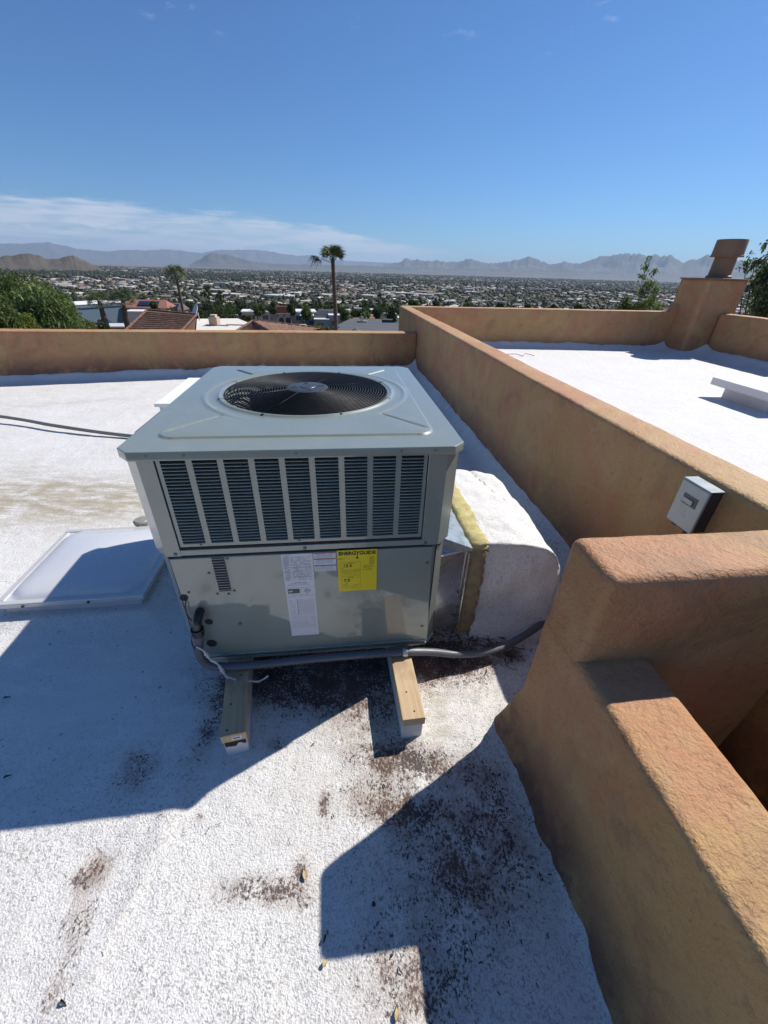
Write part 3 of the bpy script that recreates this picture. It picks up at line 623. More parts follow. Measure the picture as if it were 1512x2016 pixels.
# top lid with pressed panels and fan opening
FC = (0.4925, 0.600); FR_ = 0.329
def lid():
    nt_, nr_ = 720, 110; c = 0.036; x0, x1, y0, y1 = -0.006, Wd + 0.006, -0.006, Dp + 0.006
    octa = [(x0 + c, y0), (x1 - c, y0), (x1, y0 + c), (x1, y1 - c), (x1 - c, y1), (x0 + c, y1), (x0, y1 - c), (x0, y0 + c)]
    th = np.linspace(0, 2 * math.pi, nt_, endpoint=False)
    for vx, vy in octa:
        tv = math.atan2(vy - FC[1], vx - FC[0]) % (2 * math.pi); th[int(np.argmin(np.abs(th - tv)))] = tv
    def hit(t):
        d = (math.cos(t), math.sin(t)); best = 9
        for i in range(8):
            a, b_ = octa[i], octa[(i + 1) % 8]; ex_, ey_ = b_[0] - a[0], b_[1] - a[1]; den = d[0] * ey_ - d[1] * ex_
            if abs(den) < 1e-9: continue
            s_ = ((a[0] - FC[0]) * ey_ - (a[1] - FC[1]) * ex_) / den; u_ = ((a[0] - FC[0]) * d[1] - (a[1] - FC[1]) * d[0]) / den
            if s_ > 0 and -1e-6 <= u_ <= 1 + 1e-6: best = min(best, s_)
        return best
    Rm = np.array([hit(t) for t in th])
    ts = np.linspace(0, 1, nr_); RR = FR_ + (Rm[:, None] - FR_) * ts[None]
    X = FC[0] + RR * np.cos(th)[:, None]; Y = FC[1] + RR * np.sin(th)[:, None]
    # pressed field: rounded rectangle, raised ring, four diagonal creases
    ins = 0.070; hx, hy = Wd / 2 - ins, Dp / 2 - ins - 0.02; cx, cy = Wd / 2, Dp / 2; rc = 0.05
    qx = np.abs(X - cx) - (hx - rc); qy = np.abs(Y - cy) - (hy - rc); sd_ = np.hypot(np.maximum(qx, 0), np.maximum(qy, 0)) + np.minimum(np.maximum(qx, qy), 0) - rc
    ss = lambda e0, e1, v: (lambda t: t * t * (3 - 2 * t))(np.clip((v - e0) / (e1 - e0), 0, 1))
    Z = 0.0065 * ss(0.003, -0.004, sd_)
    rr = RR
    Z += 0.0055 * np.exp(-((rr - 0.345) / 0.0075) ** 2) + 0.0040 * np.exp(-((rr - 0.398) / 0.010) ** 2) * ss(0.35, 0.75, np.abs(np.cos(th))[:, None]) + 0.004 * ss(0.37, 0.335, rr)
    for k in range(4):
        a = [math.atan2((hy - 0.02) * sy, (hx - 0.02) * sx) for sx, sy in ((1, 1), (-1, 1), (-1, -1), (1, -1))][k]
        da = (th[:, None] - a + math.pi) % (2 * math.pi) - math.pi; dist = da * rr
        Z -= 0.0085 * np.exp(-(dist / 0.0045) ** 2) * ss(0.40, 0.43, rr) * ss(-0.008, -0.03, sd_)
        side = ss(-0.006, 0.006, dist) if k in (0, 2) else 1 - ss(-0.006, 0.006, dist)
        Z += 0.0018 * side * ss(0.40, 0.43, rr) * ss(-0.008, -0.03, sd_) * ss(0.35, 0.1, np.abs(da))
    Z += 1.012
    V = [np.stack([X.ravel(), Y.ravel(), Z.ravel()], -1)]
    # turned edge: skirt down the outside, venturi down the inside
    def ringv(dr, z, outer):
        Rb = Rm if outer else np.full(nt_, FR_); return np.stack([FC[0] + (Rb + dr) * np.cos(th), FC[1] + (Rb + dr) * np.sin(th), np.full(nt_, z)], -1)
    idx = np.arange(nt_ * nr_).reshape(nt_, nr_); Fs = [np.stack([idx, np.roll(idx, -1, 0)], -1)]
    f = np.stack([idx[:, :-1], idx[:, 1:], np.roll(idx, -1, 0)[:, 1:], np.roll(idx, -1, 0)[:, :-1]], -1).reshape(-1, 4)
    faces = [f]; off = nt_ * nr_
    chains = []
    for outer, prof in ((True, [(0.0012, 1.0112), (0.0020, 1.0095), (0.0025, 0.986), (-0.004, 0.986)]), (False, [(-0.002, 1.0165), (-0.004, 1.013), (-0.005, 0.965)])):
        prevr = idx[:, -1] if outer else idx[:, 0]
        for dr, z in prof:
            V.append(ringv(dr, z, outer)); cur = np.arange(nt_) + off; off += nt_
            q4 = np.stack([prevr, cur, np.roll(cur, -1), np.roll(prevr, -1)], -1); faces.append(q4 if outer else q4[:, ::-1]); prevr = cur
    me = np_mesh('top_lid', np.concatenate(V), np.concatenate(faces), PAINT, True)
    bm = bmesh.new(); bm.from_mesh(me); 
    for e in bm.edges:
        if len(e.link_faces) == 2 and e.calc_face_angle(0) > 0.75: e.smooth = False
    bm.to_mesh(me); bm.free(); return obj('top_lid', me, AC)
lid()
# fan guard
GZ = 1.024
guard = MB(); 
for k in range(23):
    r = 0.088 + k * (0.325 - 0.088) / 22; z = GZ + 0.010 * (1 - (r / 0.33) ** 2)
    guard.tube([(FC[0] + r * math.cos(t), FC[1] + r * math.sin(t), z) for t in np.linspace(0, 2 * math.pi, 65)], 0.0026, 5, cap=False)
go = guard.build('fan_guard', BLACKM, AC, smooth=True); tag(go)
rod = MB(); rod.tube([(0.075, 0, 0.006), (0.20, 0, 0.001), (0.300, 0, -0.0065), (0.343, 0, -0.007)], 0.0030, 6)
rod.tube([(0.336, 0, -0.007), (0.352, 0, -0.007)], 0.0065, 8)
_r = rod.build('guard_spoke', BLACKM, go, smooth=True); RM = _r.data; bpy.data.objects.remove(_r)
for k in range(8):
    o = bpy.data.objects.new('guard_spoke', RM); o.location = (FC[0], FC[1], GZ + 0.004); o.rotation_euler = (0, 0, rad(22 + 45 * k)); link(o, go)
hub = MB(); hub.lathe([(0.0, GZ + 0.017), (0.03, GZ + 0.017), (0.033, GZ + 0.0145), (0.075, GZ + 0.0145), (0.083, GZ + 0.011), (0.083, GZ + 0.004)], FC, 40)
ho = hub.build('guard_hub', HUB, go, smooth='auto')
for k in range(4):
    a = rad(10 + 90 * k); x, y = FC[0] + 0.055 * math.cos(a), FC[1] + 0.055 * math.sin(a)
    s_ = MB(); s_.box(-0.012, 0.012, -0.007, 0.007, GZ + 0.0147, GZ + 0.0155); s_.xform(Matrix.Translation((x, y, 0)) @ Matrix.Rotation(a, 4, 'Z')).build('hub_slot', SEAM, ho)
fan = MB(); fan.lathe([(0.0, 0.93), (0.055, 0.93), (0.058, 0.88), (0.0, 0.88)], FC, 24)
fh = fan.build('fan_hub', DARK, AC)
for k in range(4):
    a0 = rad(150 + 90 * k); vs = []; fs = []
    for i in range(7):
        r = 0.055 + (0.295 - 0.055) * i / 6; w_ = rad(26 + 4 * i)
        for j in range(6): t = j / 5 - 0.5; a = a0 + t * w_ + 0.12 * i / 6; vs.append((FC[0] + r * math.cos(a), FC[1] + r * math.sin(a), 0.900 + t * 0.050))
    for i in range(6):
        for j in range(5): fs.append((i * 6 + j, i * 6 + j + 1, (i + 1) * 6 + j + 1, (i + 1) * 6 + j))
    MB().add(vs, fs).build('fan_blade', simple('black_fan_blade', (0.006, 0.006, 0.007), 0.8, 0.0, spec=0.1), AC, smooth=True)
# pale arc added on the sunward venturi wall, its sunlight put into the colour
sh = MB(); vs = []; fs = []
for i, t in enumerate(np.linspace(rad(150), rad(215), 16)):
    for z in (0.880, 0.965): vs.append((FC[0] + 0.313 * math.cos(t), FC[1] + 0.313 * math.sin(t), z))
for i in range(15): fs.append((i * 2, i * 2 + 1, i * 2 + 3, i * 2 + 2))
sh.add(vs, fs).build('sunlit_venturi_arc', ALU, AC, smooth=True)

# labels on the access panel
def on_panel(x, z, tilt=0.0, y=0.0026): return Matrix.Translation((x, y, z)) @ Matrix.Rotation(tilt, 4, 'Y') @ Matrix.Rotation(rad(90), 4, 'X')
def put_text(txt, x, z, size, bold, m, parent, y=0.0010, sx=1.0, tilt=0.0):
    me = text_mesh(txt, size, bold, 0.0002); me.materials.clear(); me.materials.append(m); me.transform(on_panel(x, z, tilt, y) @ Matrix.Diagonal((sx, 1, 1, 1))); return obj('printed_text', me, parent)
def bars(name, rects, m, parent, y=0.00095):
    b_ = MB()
    for x0, x1, z0, z1 in rects: b_.add([(x0, y, z0), (x1, y, z0), (x1, y, z1), (x0, y, z1)], [(0, 1, 2, 3)])
    return b_.build(name, m, parent)
rl = random.Random(3)
wl = MB().box(0.405, 0.508, 0.0014, 0.0030, 0.243, 0.6345).build('rating_label', PAPER, AC)
R_ = []; z = 0.626
def words(x0, x1, z, h, dens=0.75, lo=0.003, hi=0.012):
    out = []; x = x0
    while x < x1 - 0.002:
        w_ = min(rl.uniform(lo, hi), x1 - x)
        if rl.random() < dens: out.append((x, x + w_ * 0.85, z, z + h))
        x += w_
    return out
R_ += words(0.416, 0.432, 0.6265, 0.002, 1); R_ += [(0.409, 0.504, 0.6225, 0.6229)]
for i in range(22):
    zz_ = 0.6185 - i * 0.0046; R_ += words(0.410, 0.430, zz_, 0.0013, 0.85) + words(0.434, 0.502, zz_, 0.0012, 0.45 if i % 3 else 0.8, 0.002, 0.007)
    if i in (6, 9, 13, 18): R_ += [(0.408, 0.505, zz_ - 0.0016, zz_ - 0.0012)]
for zz_ in (0.508, 0.505, 0.498): R_ += words(0.44 if zz_ > .505 else 0.415, 0.49, zz_, 0.0012, 0.8)
R_ += [(0.407, 0.506, 0.4855, 0.4861), (0.407, 0.506, 0.452, 0.4526), (0.460, 0.4606, 0.452, 0.486)] + words(0.425, 0.49, 0.4465, 0.0012, 0.8)
bars('fine_print', R_, INK, wl)
# dark maker's badge and listing mark
MB().prism_y([(0.413, 0.460), (0.4525, 0.460), (0.4535, 0.462), (0.4535, 0.478), (0.4525, 0.480), (0.413, 0.480), (0.412, 0.478), (0.412, 0.462)], 0.0008, 0.0012).build('badge', BLK, wl)
bars('badge_lettering', [(0.4145, 0.4175, 0.466, 0.474), (0.4185, 0.4215, 0.466, 0.474), (0.4225, 0.4255, 0.466, 0.474), (0.4265, 0.4295, 0.466, 0.474)], PAPER, wl, 0.0006)
bars('badge_panel', [(0.4315, 0.4525, 0.4615, 0.4785)], simple('badge_bronze', (0.12, 0.10, 0.09), 0.5), wl, 0.0006)
um = MB(); um.tube([(0.480 + 0.0085 * math.cos(t), 0.0009, 0.4695 + 0.0085 * math.sin(t)) for t in np.linspace(0, 2 * math.pi, 28)], 0.0007, 4); um.build('listing_mark', INK, wl)
put_text('U', 0.4775, 0.4715, 0.008, 0.0001, INK, wl, 0.0009); put_text('L', 0.4822, 0.4675, 0.008, 0.0001, INK, wl, 0.0009)
put_text('C', 0.469, 0.4690, 0.004, 0, INK, wl, 0.0009); put_text('US', 0.4925, 0.4690, 0.004, 0, INK, wl, 0.0009)
bars('fine_print', [(0.4400, 0.4412, 0.352, 0.430)], BLK, wl, 0.0008)
G_ = []
for i in range(13): G_ += words(0.412, 0.436, 0.427 - i * 0.0062, 0.0011, 0.8)
bars('fine_print', words(0.41, 0.455, 0.442, 0.0011, 0.8) + G_ + words(0.478, 0.502, 0.442, 0.002, 0.8), INKG, wl)
K_ = []
for i in range(12):
    for j in range(9): K_.append((0.4435 + j * 0.0065, 0.4435 + j * 0.0065 + 0.0038, 0.427 - i * 0.0062, 0.4284 - i * 0.0062))
    if i % 3 == 2: K_.append((0.4425, 0.503, 0.4235 - i * 0.0062, 0.4239 - i * 0.0062))
for i in range(12): K_ += words(0.411, 0.503, 0.343 - i * 0.0052, 0.0010, 0.85) 
bars('fine_print', K_, INKP, wl)
wn = MB().box(0.5115, 0.5865, 0.0014, 0.0029, 0.5555, 0.6365).build('warning_label', PAPER, AC)
bars('heading_band', [(0.512, 0.586, 0.6315, 0.6360), (0.512, 0.586, 0.6060, 0.6105), (0.512, 0.586, 0.5775, 0.5820)], INKR, wn)
K_ = []
for zt_ in (0.628, 0.6025, 0.574):
    for i in range(4): K_ += words(0.517, 0.578, zt_ - i * 0.0045, 0.0017, 0.9)
bars('fine_print', K_, simple('blue_grey_print', (0.36, 0.41, 0.50), 0.6), wn)
yl = MB().box(0.5915, 0.728, 0.0008, 0.0026, 0.4565, 0.6400).build('energy_label', YEL, AC)
put_text('ENERGYGUIDE', 0.6597, 0.6265, 0.0195, 0.00075, BLK, yl, 0.0004, 0.98)
bars('pointer_stem', [(0.6585, 0.6610, 0.606, 0.622)], BLK, yl, 0.0005)
MB().add([(0.6535, 0.0005, 0.609), (0.6660, 0.0005, 0.609), (0.6597, 0.0005, 0.601)], [(0, 2, 1)]).build('pointer', BLK, yl)
put_text('13.4', 0.6250, 0.5720, 0.0165, 0.0004, BLK, yl, 0.0004, 1.1); put_text('7.0', 0.6225, 0.5070, 0.0165, 0.0004, BLK, yl, 0.0004, 1.1)
MB().add([(0.606, 0.0005, 0.565), (0.611, 0.0005, 0.565), (0.6085, 0.0005, 0.560)], [(0, 2, 1)]).build('pointer', BLK, yl)
MB().add([(0.618, 0.0005, 0.4985), (0.6235, 0.0005, 0.4985), (0.6207, 0.0005, 0.493)], [(0, 2, 1)]).build('pointer', BLK, yl)
def frame(x0, x1, z0, z1, t=0.0005): return [(x0, x1, z0, z0 + t), (x0, x1, z1 - t, z1), (x0, x0 + t, z0, z1), (x1 - t, x1, z0, z1)]
K_ = frame(0.603, 0.671, 0.5330, 0.5895) + frame(0.603, 0.671, 0.4720, 0.5265) + [(0.603, 0.671, 0.549, 0.5494), (0.607, 0.667, 0.5565, 0.557), (0.610, 0.627, 0.4905, 0.4912)]
K_ += words(0.628, 0.648, 0.5845, 0.0014, 0.9) + words(0.612, 0.665, 0.5810, 0.0011, 0.9) + words(0.607, 0.625, 0.552, 0.001, 1) + words(0.648, 0.668, 0.552, 0.001, 1) + words(0.606, 0.668, 0.5455, 0.001, 0.8) + words(0.610, 0.66, 0.5400, 0.001, 0.8)
K_ += words(0.628, 0.648, 0.5215, 0.0014, 0.9) + words(0.612, 0.665, 0.5180, 0.0011, 0.9) + words(0.607, 0.625, 0.486, 0.001, 1) + words(0.648, 0.668, 0.486, 0.001, 1) + words(0.606, 0.66, 0.4805, 0.001, 0.8)
K_ += words(0.594, 0.62, 0.6055, 0.001, 0.9) + words(0.594, 0.615, 0.602, 0.001, 0.9)
for i in range(9): K_ += words(0.702, 0.720, 0.608 - i * 0.0038, 0.0011, 0.9)
for i in range(3): K_ += words(0.679, 0.720, 0.571 - i * 0.0042, 0.001, 0.9)
for i in range(2): K_ += words(0.677, 0.712, 0.555 - i * 0.0036, 0.001, 0.9)
bars('fine_print', K_, BLK, yl, 0.0005)

# conduit leaving the unit (runs along its foot and behind the stub wall)
def tube_thing(name, pts, r, m, label, cat, n=12, ribs=False):
    q = [PQ(*p) for p in pts]; o0 = q[0].copy(); b_ = MB(); S_ = spline(q, 14); rr = [r * (1 + (0.035 if (i % 2) else -0.02)) for i in range(len(S_))] if ribs else [r] * len(S_)
    b_.tube([p - o0 for p in S_], rr, n); o = b_.build(name, m, None, smooth=True); o.location = o0; return tag(o, label, cat)
cd = tube_thing('conduit', [(0.0915, -0.043, 0.337), (0.084, -0.044, 0.29), (0.075, -0.044, 0.235), (0.083, -0.044, 0.185), (0.118, -0.044, 0.158), (0.19, -0.042, 0.146), (0.30, -0.038, 0.142), (0.45, -0.034, 0.145), (0.62, -0.034, 0.149), (0.74, -0.036, 0.150), (0.84, -0.034, 0.146), (0.96, -0.02, 0.115), (1.07, -0.012, 0.080), (1.19, 0.0, 0.062), (1.32, 0.035, 0.058), (1.46, 0.10, 0.060), (1.60, 0.175, 0.062), (1.80, 0.22, 0.064)],
           0.0158, CONDUIT, 'thick grey flexible conduit running from the unit along its foot and behind the stub wall', 'conduit', 14)
st = MB(); st.tube([PQ(0.833, -0.036, 0.1465) - PQ(0.0915, -0.043, 0.337), PQ(0.853, -0.0355, 0.1455) - PQ(0.0915, -0.043, 0.337)], 0.0178, 14); st.build('strap', STEEL, cd, smooth='auto')
wr = MB(); wr.tube(spline([(0.062, 0.001, 0.458), (0.060, -0.012, 0.43), (0.058, -0.012, 0.40), (0.068, -0.016, 0.372), (0.072, -0.028, 0.352), (0.070, -0.045, 0.335), (0.066, -0.055, 0.31), (0.072, -0.064, 0.295), (0.085, -0.064, 0.285)], 6), 0.0024, 6)
wr.build('control_wire', BLACKR, AC, smooth=True)
wr = MB(); wr.tube(spline([(0.038, 0.0, 0.25), (0.040, -0.006, 0.20), (0.043, -0.01, 0.16), (0.050, -0.01, 0.14)], 6), 0.002, 6); wr.build('control_wire', BLACKR, AC, smooth=True)
ck = [(0.080, -0.063, 0.293), (0.096, -0.062, 0.275), (0.104, -0.058, 0.245), (0.112, -0.058, 0.215), (0.128, -0.062, 0.207), (0.142, -0.066, 0.180), (0.152, -0.070, 0.145), (0.162, -0.075, 0.132), (0.180, -0.080, 0.128), (0.200, -0.088, 0.116), (0.222, -0.09, 0.108), (0.245, -0.09, 0.117), (0.270, -0.088, 0.107), (0.292, -0.085, 0.114), (0.312, -0.082, 0.128)]
q = [PQ(*p) for p in ck]; S_ = spline(q, 5); b_ = MB(); b_.tube([p - q[0] for p in S_], [0.0026 + 0.0048 * abs(math.sin(i * 1.7) * math.sin(i * 0.37 + 1)) * (0.4 + 0.9 * (8 < i < 48)) for i in range(len(S_))], 7)
o = b_.build('caulk_string', CAULK, None, smooth=True); o.location = q[0]; tag(o, 'torn string of dried white caulk hanging over the grey conduit', 'caulk string')

# timbers
def sleeper(pc, q0, label, dx=0.0, tagged=False):
    r_ = empty('timber_support', PQ(pc, q0, 0), ANG - dx); tag(r_, label, 'timber support', 'timbers under the air conditioner')
    w = 0.041; MB().box(-w, w, 0.0, 1.35, Z0 - 0.040, Z0 - 0.001).build('wood_plank', WOOD, r_, bevel=0.0025)
    b_ = MB().box(-w + 0.002, w - 0.004, 0.006, 1.34, -0.03, Z0 - 0.0405)
    b_.build('painted_block', simple('white_painted_block', (0.62, 0.62, 0.62), 0.7, 0, 0.2, 25, bmp=0.9, bs=60), r_, bevel=0.006)
    for x, y in ((0.006, 0.028), (-0.008, 0.105)) if not tagged else ((-0.020, 0.020), (-0.014, 0.115), (0.015, 0.23)): MB().tube([(x, y, Z0 - 0.002), (x, y, Z0 - 0.0004)], 0.0035, 8).build('nail', BLK, r_)
    if tagged:
        MB().box(-0.006, 0.026, -0.0008, 0.0006, Z0 - 0.030, Z0 - 0.012).build('grade_tag', PAPER, r_)
        MB().box(-0.002, 0.020, -0.0013, -0.0007, Z0 - 0.024, Z0 - 0.018).build('tag_print', INK, r_)
        m = MB(); rn = random.Random(2); top = Z0 - 0.0415; pts = [(-0.034, top - 0.001), (0.034, top - 0.001)] + [(0.034 - 0.0085 * i, top - 0.016 - 0.010 * rn.random() - 0.008 * (i > 3)) for i in range(9)]
        m.prism_y(pts, 0.0035, 0.0065).build('gap_shade', simple('gap_shade', (0.03, 0.02, 0.015), 0.9, 0, 0.4, 60), r_)  # dark sheet painted in for the shaded gap under the plank end
    return r_
sleeper(0.226, -0.298, 'shaded pale timber with a stapled white tag on its end, under the unit', -0.13, True)
sleeper(0.8365, -0.302, 'sunlit pale timber beside the stub wall, under the unit and without any tag', -0.03)

# duct
DU = empty('roof_duct', PQ(1.3, 0.55, 0), ANG); tag(DU, 'foam coated white duct leaving the side of the unit, with torn yellow insulation', 'duct')
def duct_foam():
    nu, nv = 46, 60; V = []; 
    # cross-section over p from unit side to outer end, extruded along q with rounded ends
    for j in range(nv):
        t = j / (nv - 1); q = 0.165 + t * 0.90
        top = 0.525 - 0.02 * t
        for i in range(nu):
            s = i / (nu - 1)
            V.append((s, q, t, top))
    V = np.array(V); s, q, t, top = V.T
    # profile: flat top then roll down
    th = np.clip((s - 0.50) / 0.32, 0, 1) * (math.pi / 2); p = 1.185 + np.minimum(s / 0.50, 1) * 0.25 + np.sin(th) * 0.115 + np.clip((s - 0.82) / 0.18, 0, 1) ** 2 * 0.09
    z = top - 0.10 * np.minimum(s / 0.5, 1) ** 2 * 0.35 - (1 - np.cos(th)) * 0.15 - np.clip((s - 0.82) / 0.18, 0, 1) * 0.30
    P = np.stack([p, q, z], -1)
    # far end rolls down
    k = np.clip((t - 0.80) / 0.20, 0, 1); P[:, 2] -= 0.40 * (1 - np.cos(k * math.pi / 2)) * (P[:, 2] > 0); P[:, 1] -= 0.04 * k
    P += 0.028 * np.stack([fbm(P, 4, 4), fbm(P + 3, 4, 4), 1.5 * fbm(P + 8, 4, 4)], -1) + 0.006 * np.stack([0 * p, fbm(P, 16, 3), fbm(P + 2, 16, 3)], -1)
    idx = np.arange(nu * nv).reshape(nv, nu); F1 = np.stack([idx[:-1, :-1], idx[:-1, 1:], idx[1:, 1:], idx[1:, :-1]], -1).reshape(-1, 4)
    # near face: fan from top edge down to roof, bulging
    top_edge = P[idx[0]]; rows = 24; FV = []
    for r_ in range(1, rows + 1):
        u = r_ / rows; e = top_edge.copy(); e[:, 2] = top_edge[:, 2] * (1 - u) - 0.02 * u; e[:, 1] = top_edge[:, 1] - 0.012 * math.sin(min(u * 8, math.pi / 2)) + 0.015 * u
        e += 0.026 * np.stack([0 * e[:, 0], fbm(e, 6, 4), 0 * e[:, 0]], -1); 
        e[:, 1] -= 0.05 * (max(0, u - 0.72) / 0.28) ** 2
        e[:, 0] += 0.02 * u * (e[:, 0] - 1.185) / 0.4
        FV.append(e)
    FV = np.concatenate(FV); base = nu * nv; id2 = np.concatenate([idx[0][None], (np.arange(rows * nu) + base).reshape(rows, nu)])
    F2 = np.stack([id2[:-1, :-1], id2[1:, :-1], id2[1:, 1:], id2[:-1, 1:]], -1).reshape(-1, 4)
    A = np.concatenate([P, FV]); A[:, 0] -= 1.3; A[:, 1] -= 0.55
    vc = np.zeros((len(A), 3)); vc[:, 2] = 0.5; vc[:, 1] = 0.12
    crack = np.exp(-((A[:, 0] - (0.05 + 0.25 * (0.3 - A[:, 1]))) / 0.006) ** 2) * (A[:, 1] > 0.0) * (A[:, 1] < 0.42); crack[base:] = 0
    A[:, 2] -= 0.008 * crack; vc[:, 0] = np.clip(crack * 1.3, 0, 1)
    return obj('coated_foam', np_mesh('coated_foam', A, np.concatenate([F1, F2]), ROOF, True, vcols=vc, attr='dirt'), DU)
duct_foam()
# yellow insulation strip at the cut edge
def ins_strip():
    path = [(0.165, 0.02), (0.158, 0.12), (0.155, 0.26), (0.155, 0.40), (0.158, 0.49), (0.175, 0.525), (0.26, 0.528), (0.40, 0.530), (0.55, 0.530), (0.72, 0.528)]
    pts = spline([(0, q, z) for q, z in path], 6); rn = random.Random(9); V = []; nU = 5
    for i, p in enumerate(pts):
        t = (pts[min(i + 1, len(pts) - 1)] - pts[max(i - 1, 0)]).normalized(); nrm = Vector((0, -t.z, t.y)) if True else None
        if nrm.z < 0 and abs(nrm.z) > 0.5: nrm = -nrm
        if nrm.y > 0 and abs(nrm.y) > 0.5: nrm = -nrm
        wob = rn.uniform(-0.006, 0.006)
        for k, (px, th) in enumerate([(1.118, -0.02), (1.118 + wob * .3, 0.004), (1.135, 0.012), (1.186 + wob, 0.013), (1.200 + wob * 1.5, -0.012)]):
            V.append(Vector((px, p.y, p.z)) + nrm * (th + rn.uniform(-0.006, 0.006)) + Vector((rn.uniform(-.004, .004), 0, 0)))
    n = len(pts); Fs = []
    for i in range(n - 1):
        for k in range(nU - 1): Fs.append((i * nU + k, i * nU + k + 1, (i + 1) * nU + k + 1, (i + 1) * nU + k))
    m = MB(); m.m = 0; V = [(v.x - 1.3, v.y - 0.55, v.z) for v in V]; m.add(V, Fs)
    m.mi = [1 if (f[0] // nU) < 26 else 0 for f in m.f]
    return m.build('insulation', [FOAM, FOAMD], DU, smooth=True)
ins_strip()
sm = MB()
sm.prism([(1.0 - 1.3 - 0.02, 0.10 - 0.55), (1.105 - 1.3, 0.135 - 0.55), (1.122 - 1.3, 0.158 - 0.55), (1.122 - 1.3, 0.80 - 0.55), (0.99 - 1.3, 0.80 - 0.55)], 0.10, 0.515).build('metal_collar', STEEL, DU, bevel=0.004)
fl2 = MB(); fl2.box(1.108 - 1.3, 1.113 - 1.3, 0.122 - 0.55, 0.137 - 0.55, 0.055, 0.505); fl2.build('metal_flange', STEEL, DU, bevel=0.001, seg=1)
fl3 = MB(); fl3.prism_y([(0.99 - 1.3, 0.585), (1.12 - 1.3, 0.526), (1.12 - 1.3, 0.512), (0.99 - 1.3, 0.512)], 0.128 - 0.55, 0.80 - 0.55); fl3.build('sloped_flashing', simple('blue_grey_flashing', (0.42, 0.50, 0.56), 0.3, 0.6), DU)
for z in (0.30, 0.16): MB().tube([(1.09 - 1.3, 0.128 - 0.55, z), (1.09 - 1.3, 0.118 - 0.55, z)], 0.005, 8).build('screw', SCREW, DU)

# skylight
SK = empty('skylight', PQ(-0.985, 0.425, 0), ANG + rad(1.0)); tag(SK, 'square frosted skylight in an aluminium frame, half under the unit shadow', 'skylight')
MB().box(0.02, 0.62, 0.02, 0.60, -0.05, 0.082).build('curb', simple('coated_curb', (0.52, 0.50, 0.50), 0.75, 0, 0.18, 14, bmp=0.8, bs=50), SK, bevel=0.008)
fr = MB(); t_ = 0.028
for b4 in ((0, 0.645, 0, t_), (0, 0.645, 0.625 - t_, 0.625)): fr.box(b4[0], b4[1], b4[2], b4[3], 0.078, 0.104)
fr.box(0, t_, t_ + 0.0005, 0.625 - t_ - 0.0005, 0.078, 0.1035); fr.box(0.645 - t_, 0.645, t_ + 0.0005, 0.625 - t_ - 0.0005, 0.078, 0.1035)
fr.build('frame', ALU, SK, bevel=0.004)
def dome():
    n = 40; x = np.linspace(0.027, 0.618, n); y = np.linspace(0.027, 0.598, n); X, Y = np.meshgrid(x, y, indexing='ij')
    u = np.minimum(X - 0.027, 0.618 - X); v = np.minimum(Y - 0.027, 0.598 - Y); d = np.minimum(u, v) 
    k = np.clip(np.minimum(u, v) / 0.075, 0, 1); rr_ = np.clip(np.hypot(np.clip(0.10 - u, 0, 1), np.clip(0.10 - v, 0, 1)) / 0.10, 0, 1); prof = np.sqrt(np.clip(1 - rr_ ** 2, 0, 1))
    Z = 0.098 + 0.026 * prof + 0.034 * (np.sin(np.pi * (X - 0.027) / 0.591) * np.sin(np.pi * (Y - 0.027) / 0.571))
    V = np.stack([X, Y, Z], -1).reshape(-1, 3); idx = np.arange(n * n).reshape(n, n); Fq = np.stack([idx[:-1, :-1], idx[1:, :-1], idx[1:, 1:], idx[:-1, 1:]], -1).reshape(-1, 4)
    return obj('dome', np_mesh('dome', V, Fq, DOME, True), SK)
dome()
for x in (0.12, 0.40): MB().tube([(x, -0.001, 0.088), (x, -0.005, 0.088)], 0.006, 8).build('screw', BLK, SK)

# electrical box on the dividing parapet
EB = empty('electrical_box', PQ(1.937, 0.045, 0.65), ANG); tag(EB, 'small grey electrical disconnect box fixed to the dividing parapet', 'electrical box')
MB().box(-0.048, 0.002, -0.058, 0.058, 0.004, 0.170).build('housing', BOXD, EB, bevel=0.003)
MB().box(-0.058, -0.0485, -0.062, 0.062, 0.0, 0.172).build('cover', BOXM, EB, bevel=0.004)
MB().box(-0.0575, 0.001, -0.0625, 0.0625, 0.1725, 0.178).build('hood', BOXM, EB, bevel=0.002)
hp = MB(); hp.box(-0.0595, -0.0582, -0.034, 0.030, 0.092, 0.130); hp.build('handle_recess', simple('recess_grey', (0.10, 0.11, 0.125), 0.5), EB)
MB().box(-0.064, -0.0596, -0.020, 0.026, 0.097, 0.117).build('handle', BOXM, EB, bevel=0.002)
em = MB()
for z in (0.045, 0.055, 0.065): em.box(-0.0592, -0.0583, -0.012 + (z - 0.045) * 0.4, 0.012 - (z - 0.045) * 0.4, z, z + 0.0025)
em.build('embossed_mark', BOXM, EB)
MB().tube([(-0.035, 0.030, 0.006), (-0.035, 0.030, -0.010)], 0.015, 12).build('conduit_hub', BOXD, EB, smooth='auto'); MB().tube([(-0.012, 0.0, 0.006), (-0.012, 0.0, -0.62)], 0.008, 12).build('conduit_drop', BOXD, EB, smooth='auto')

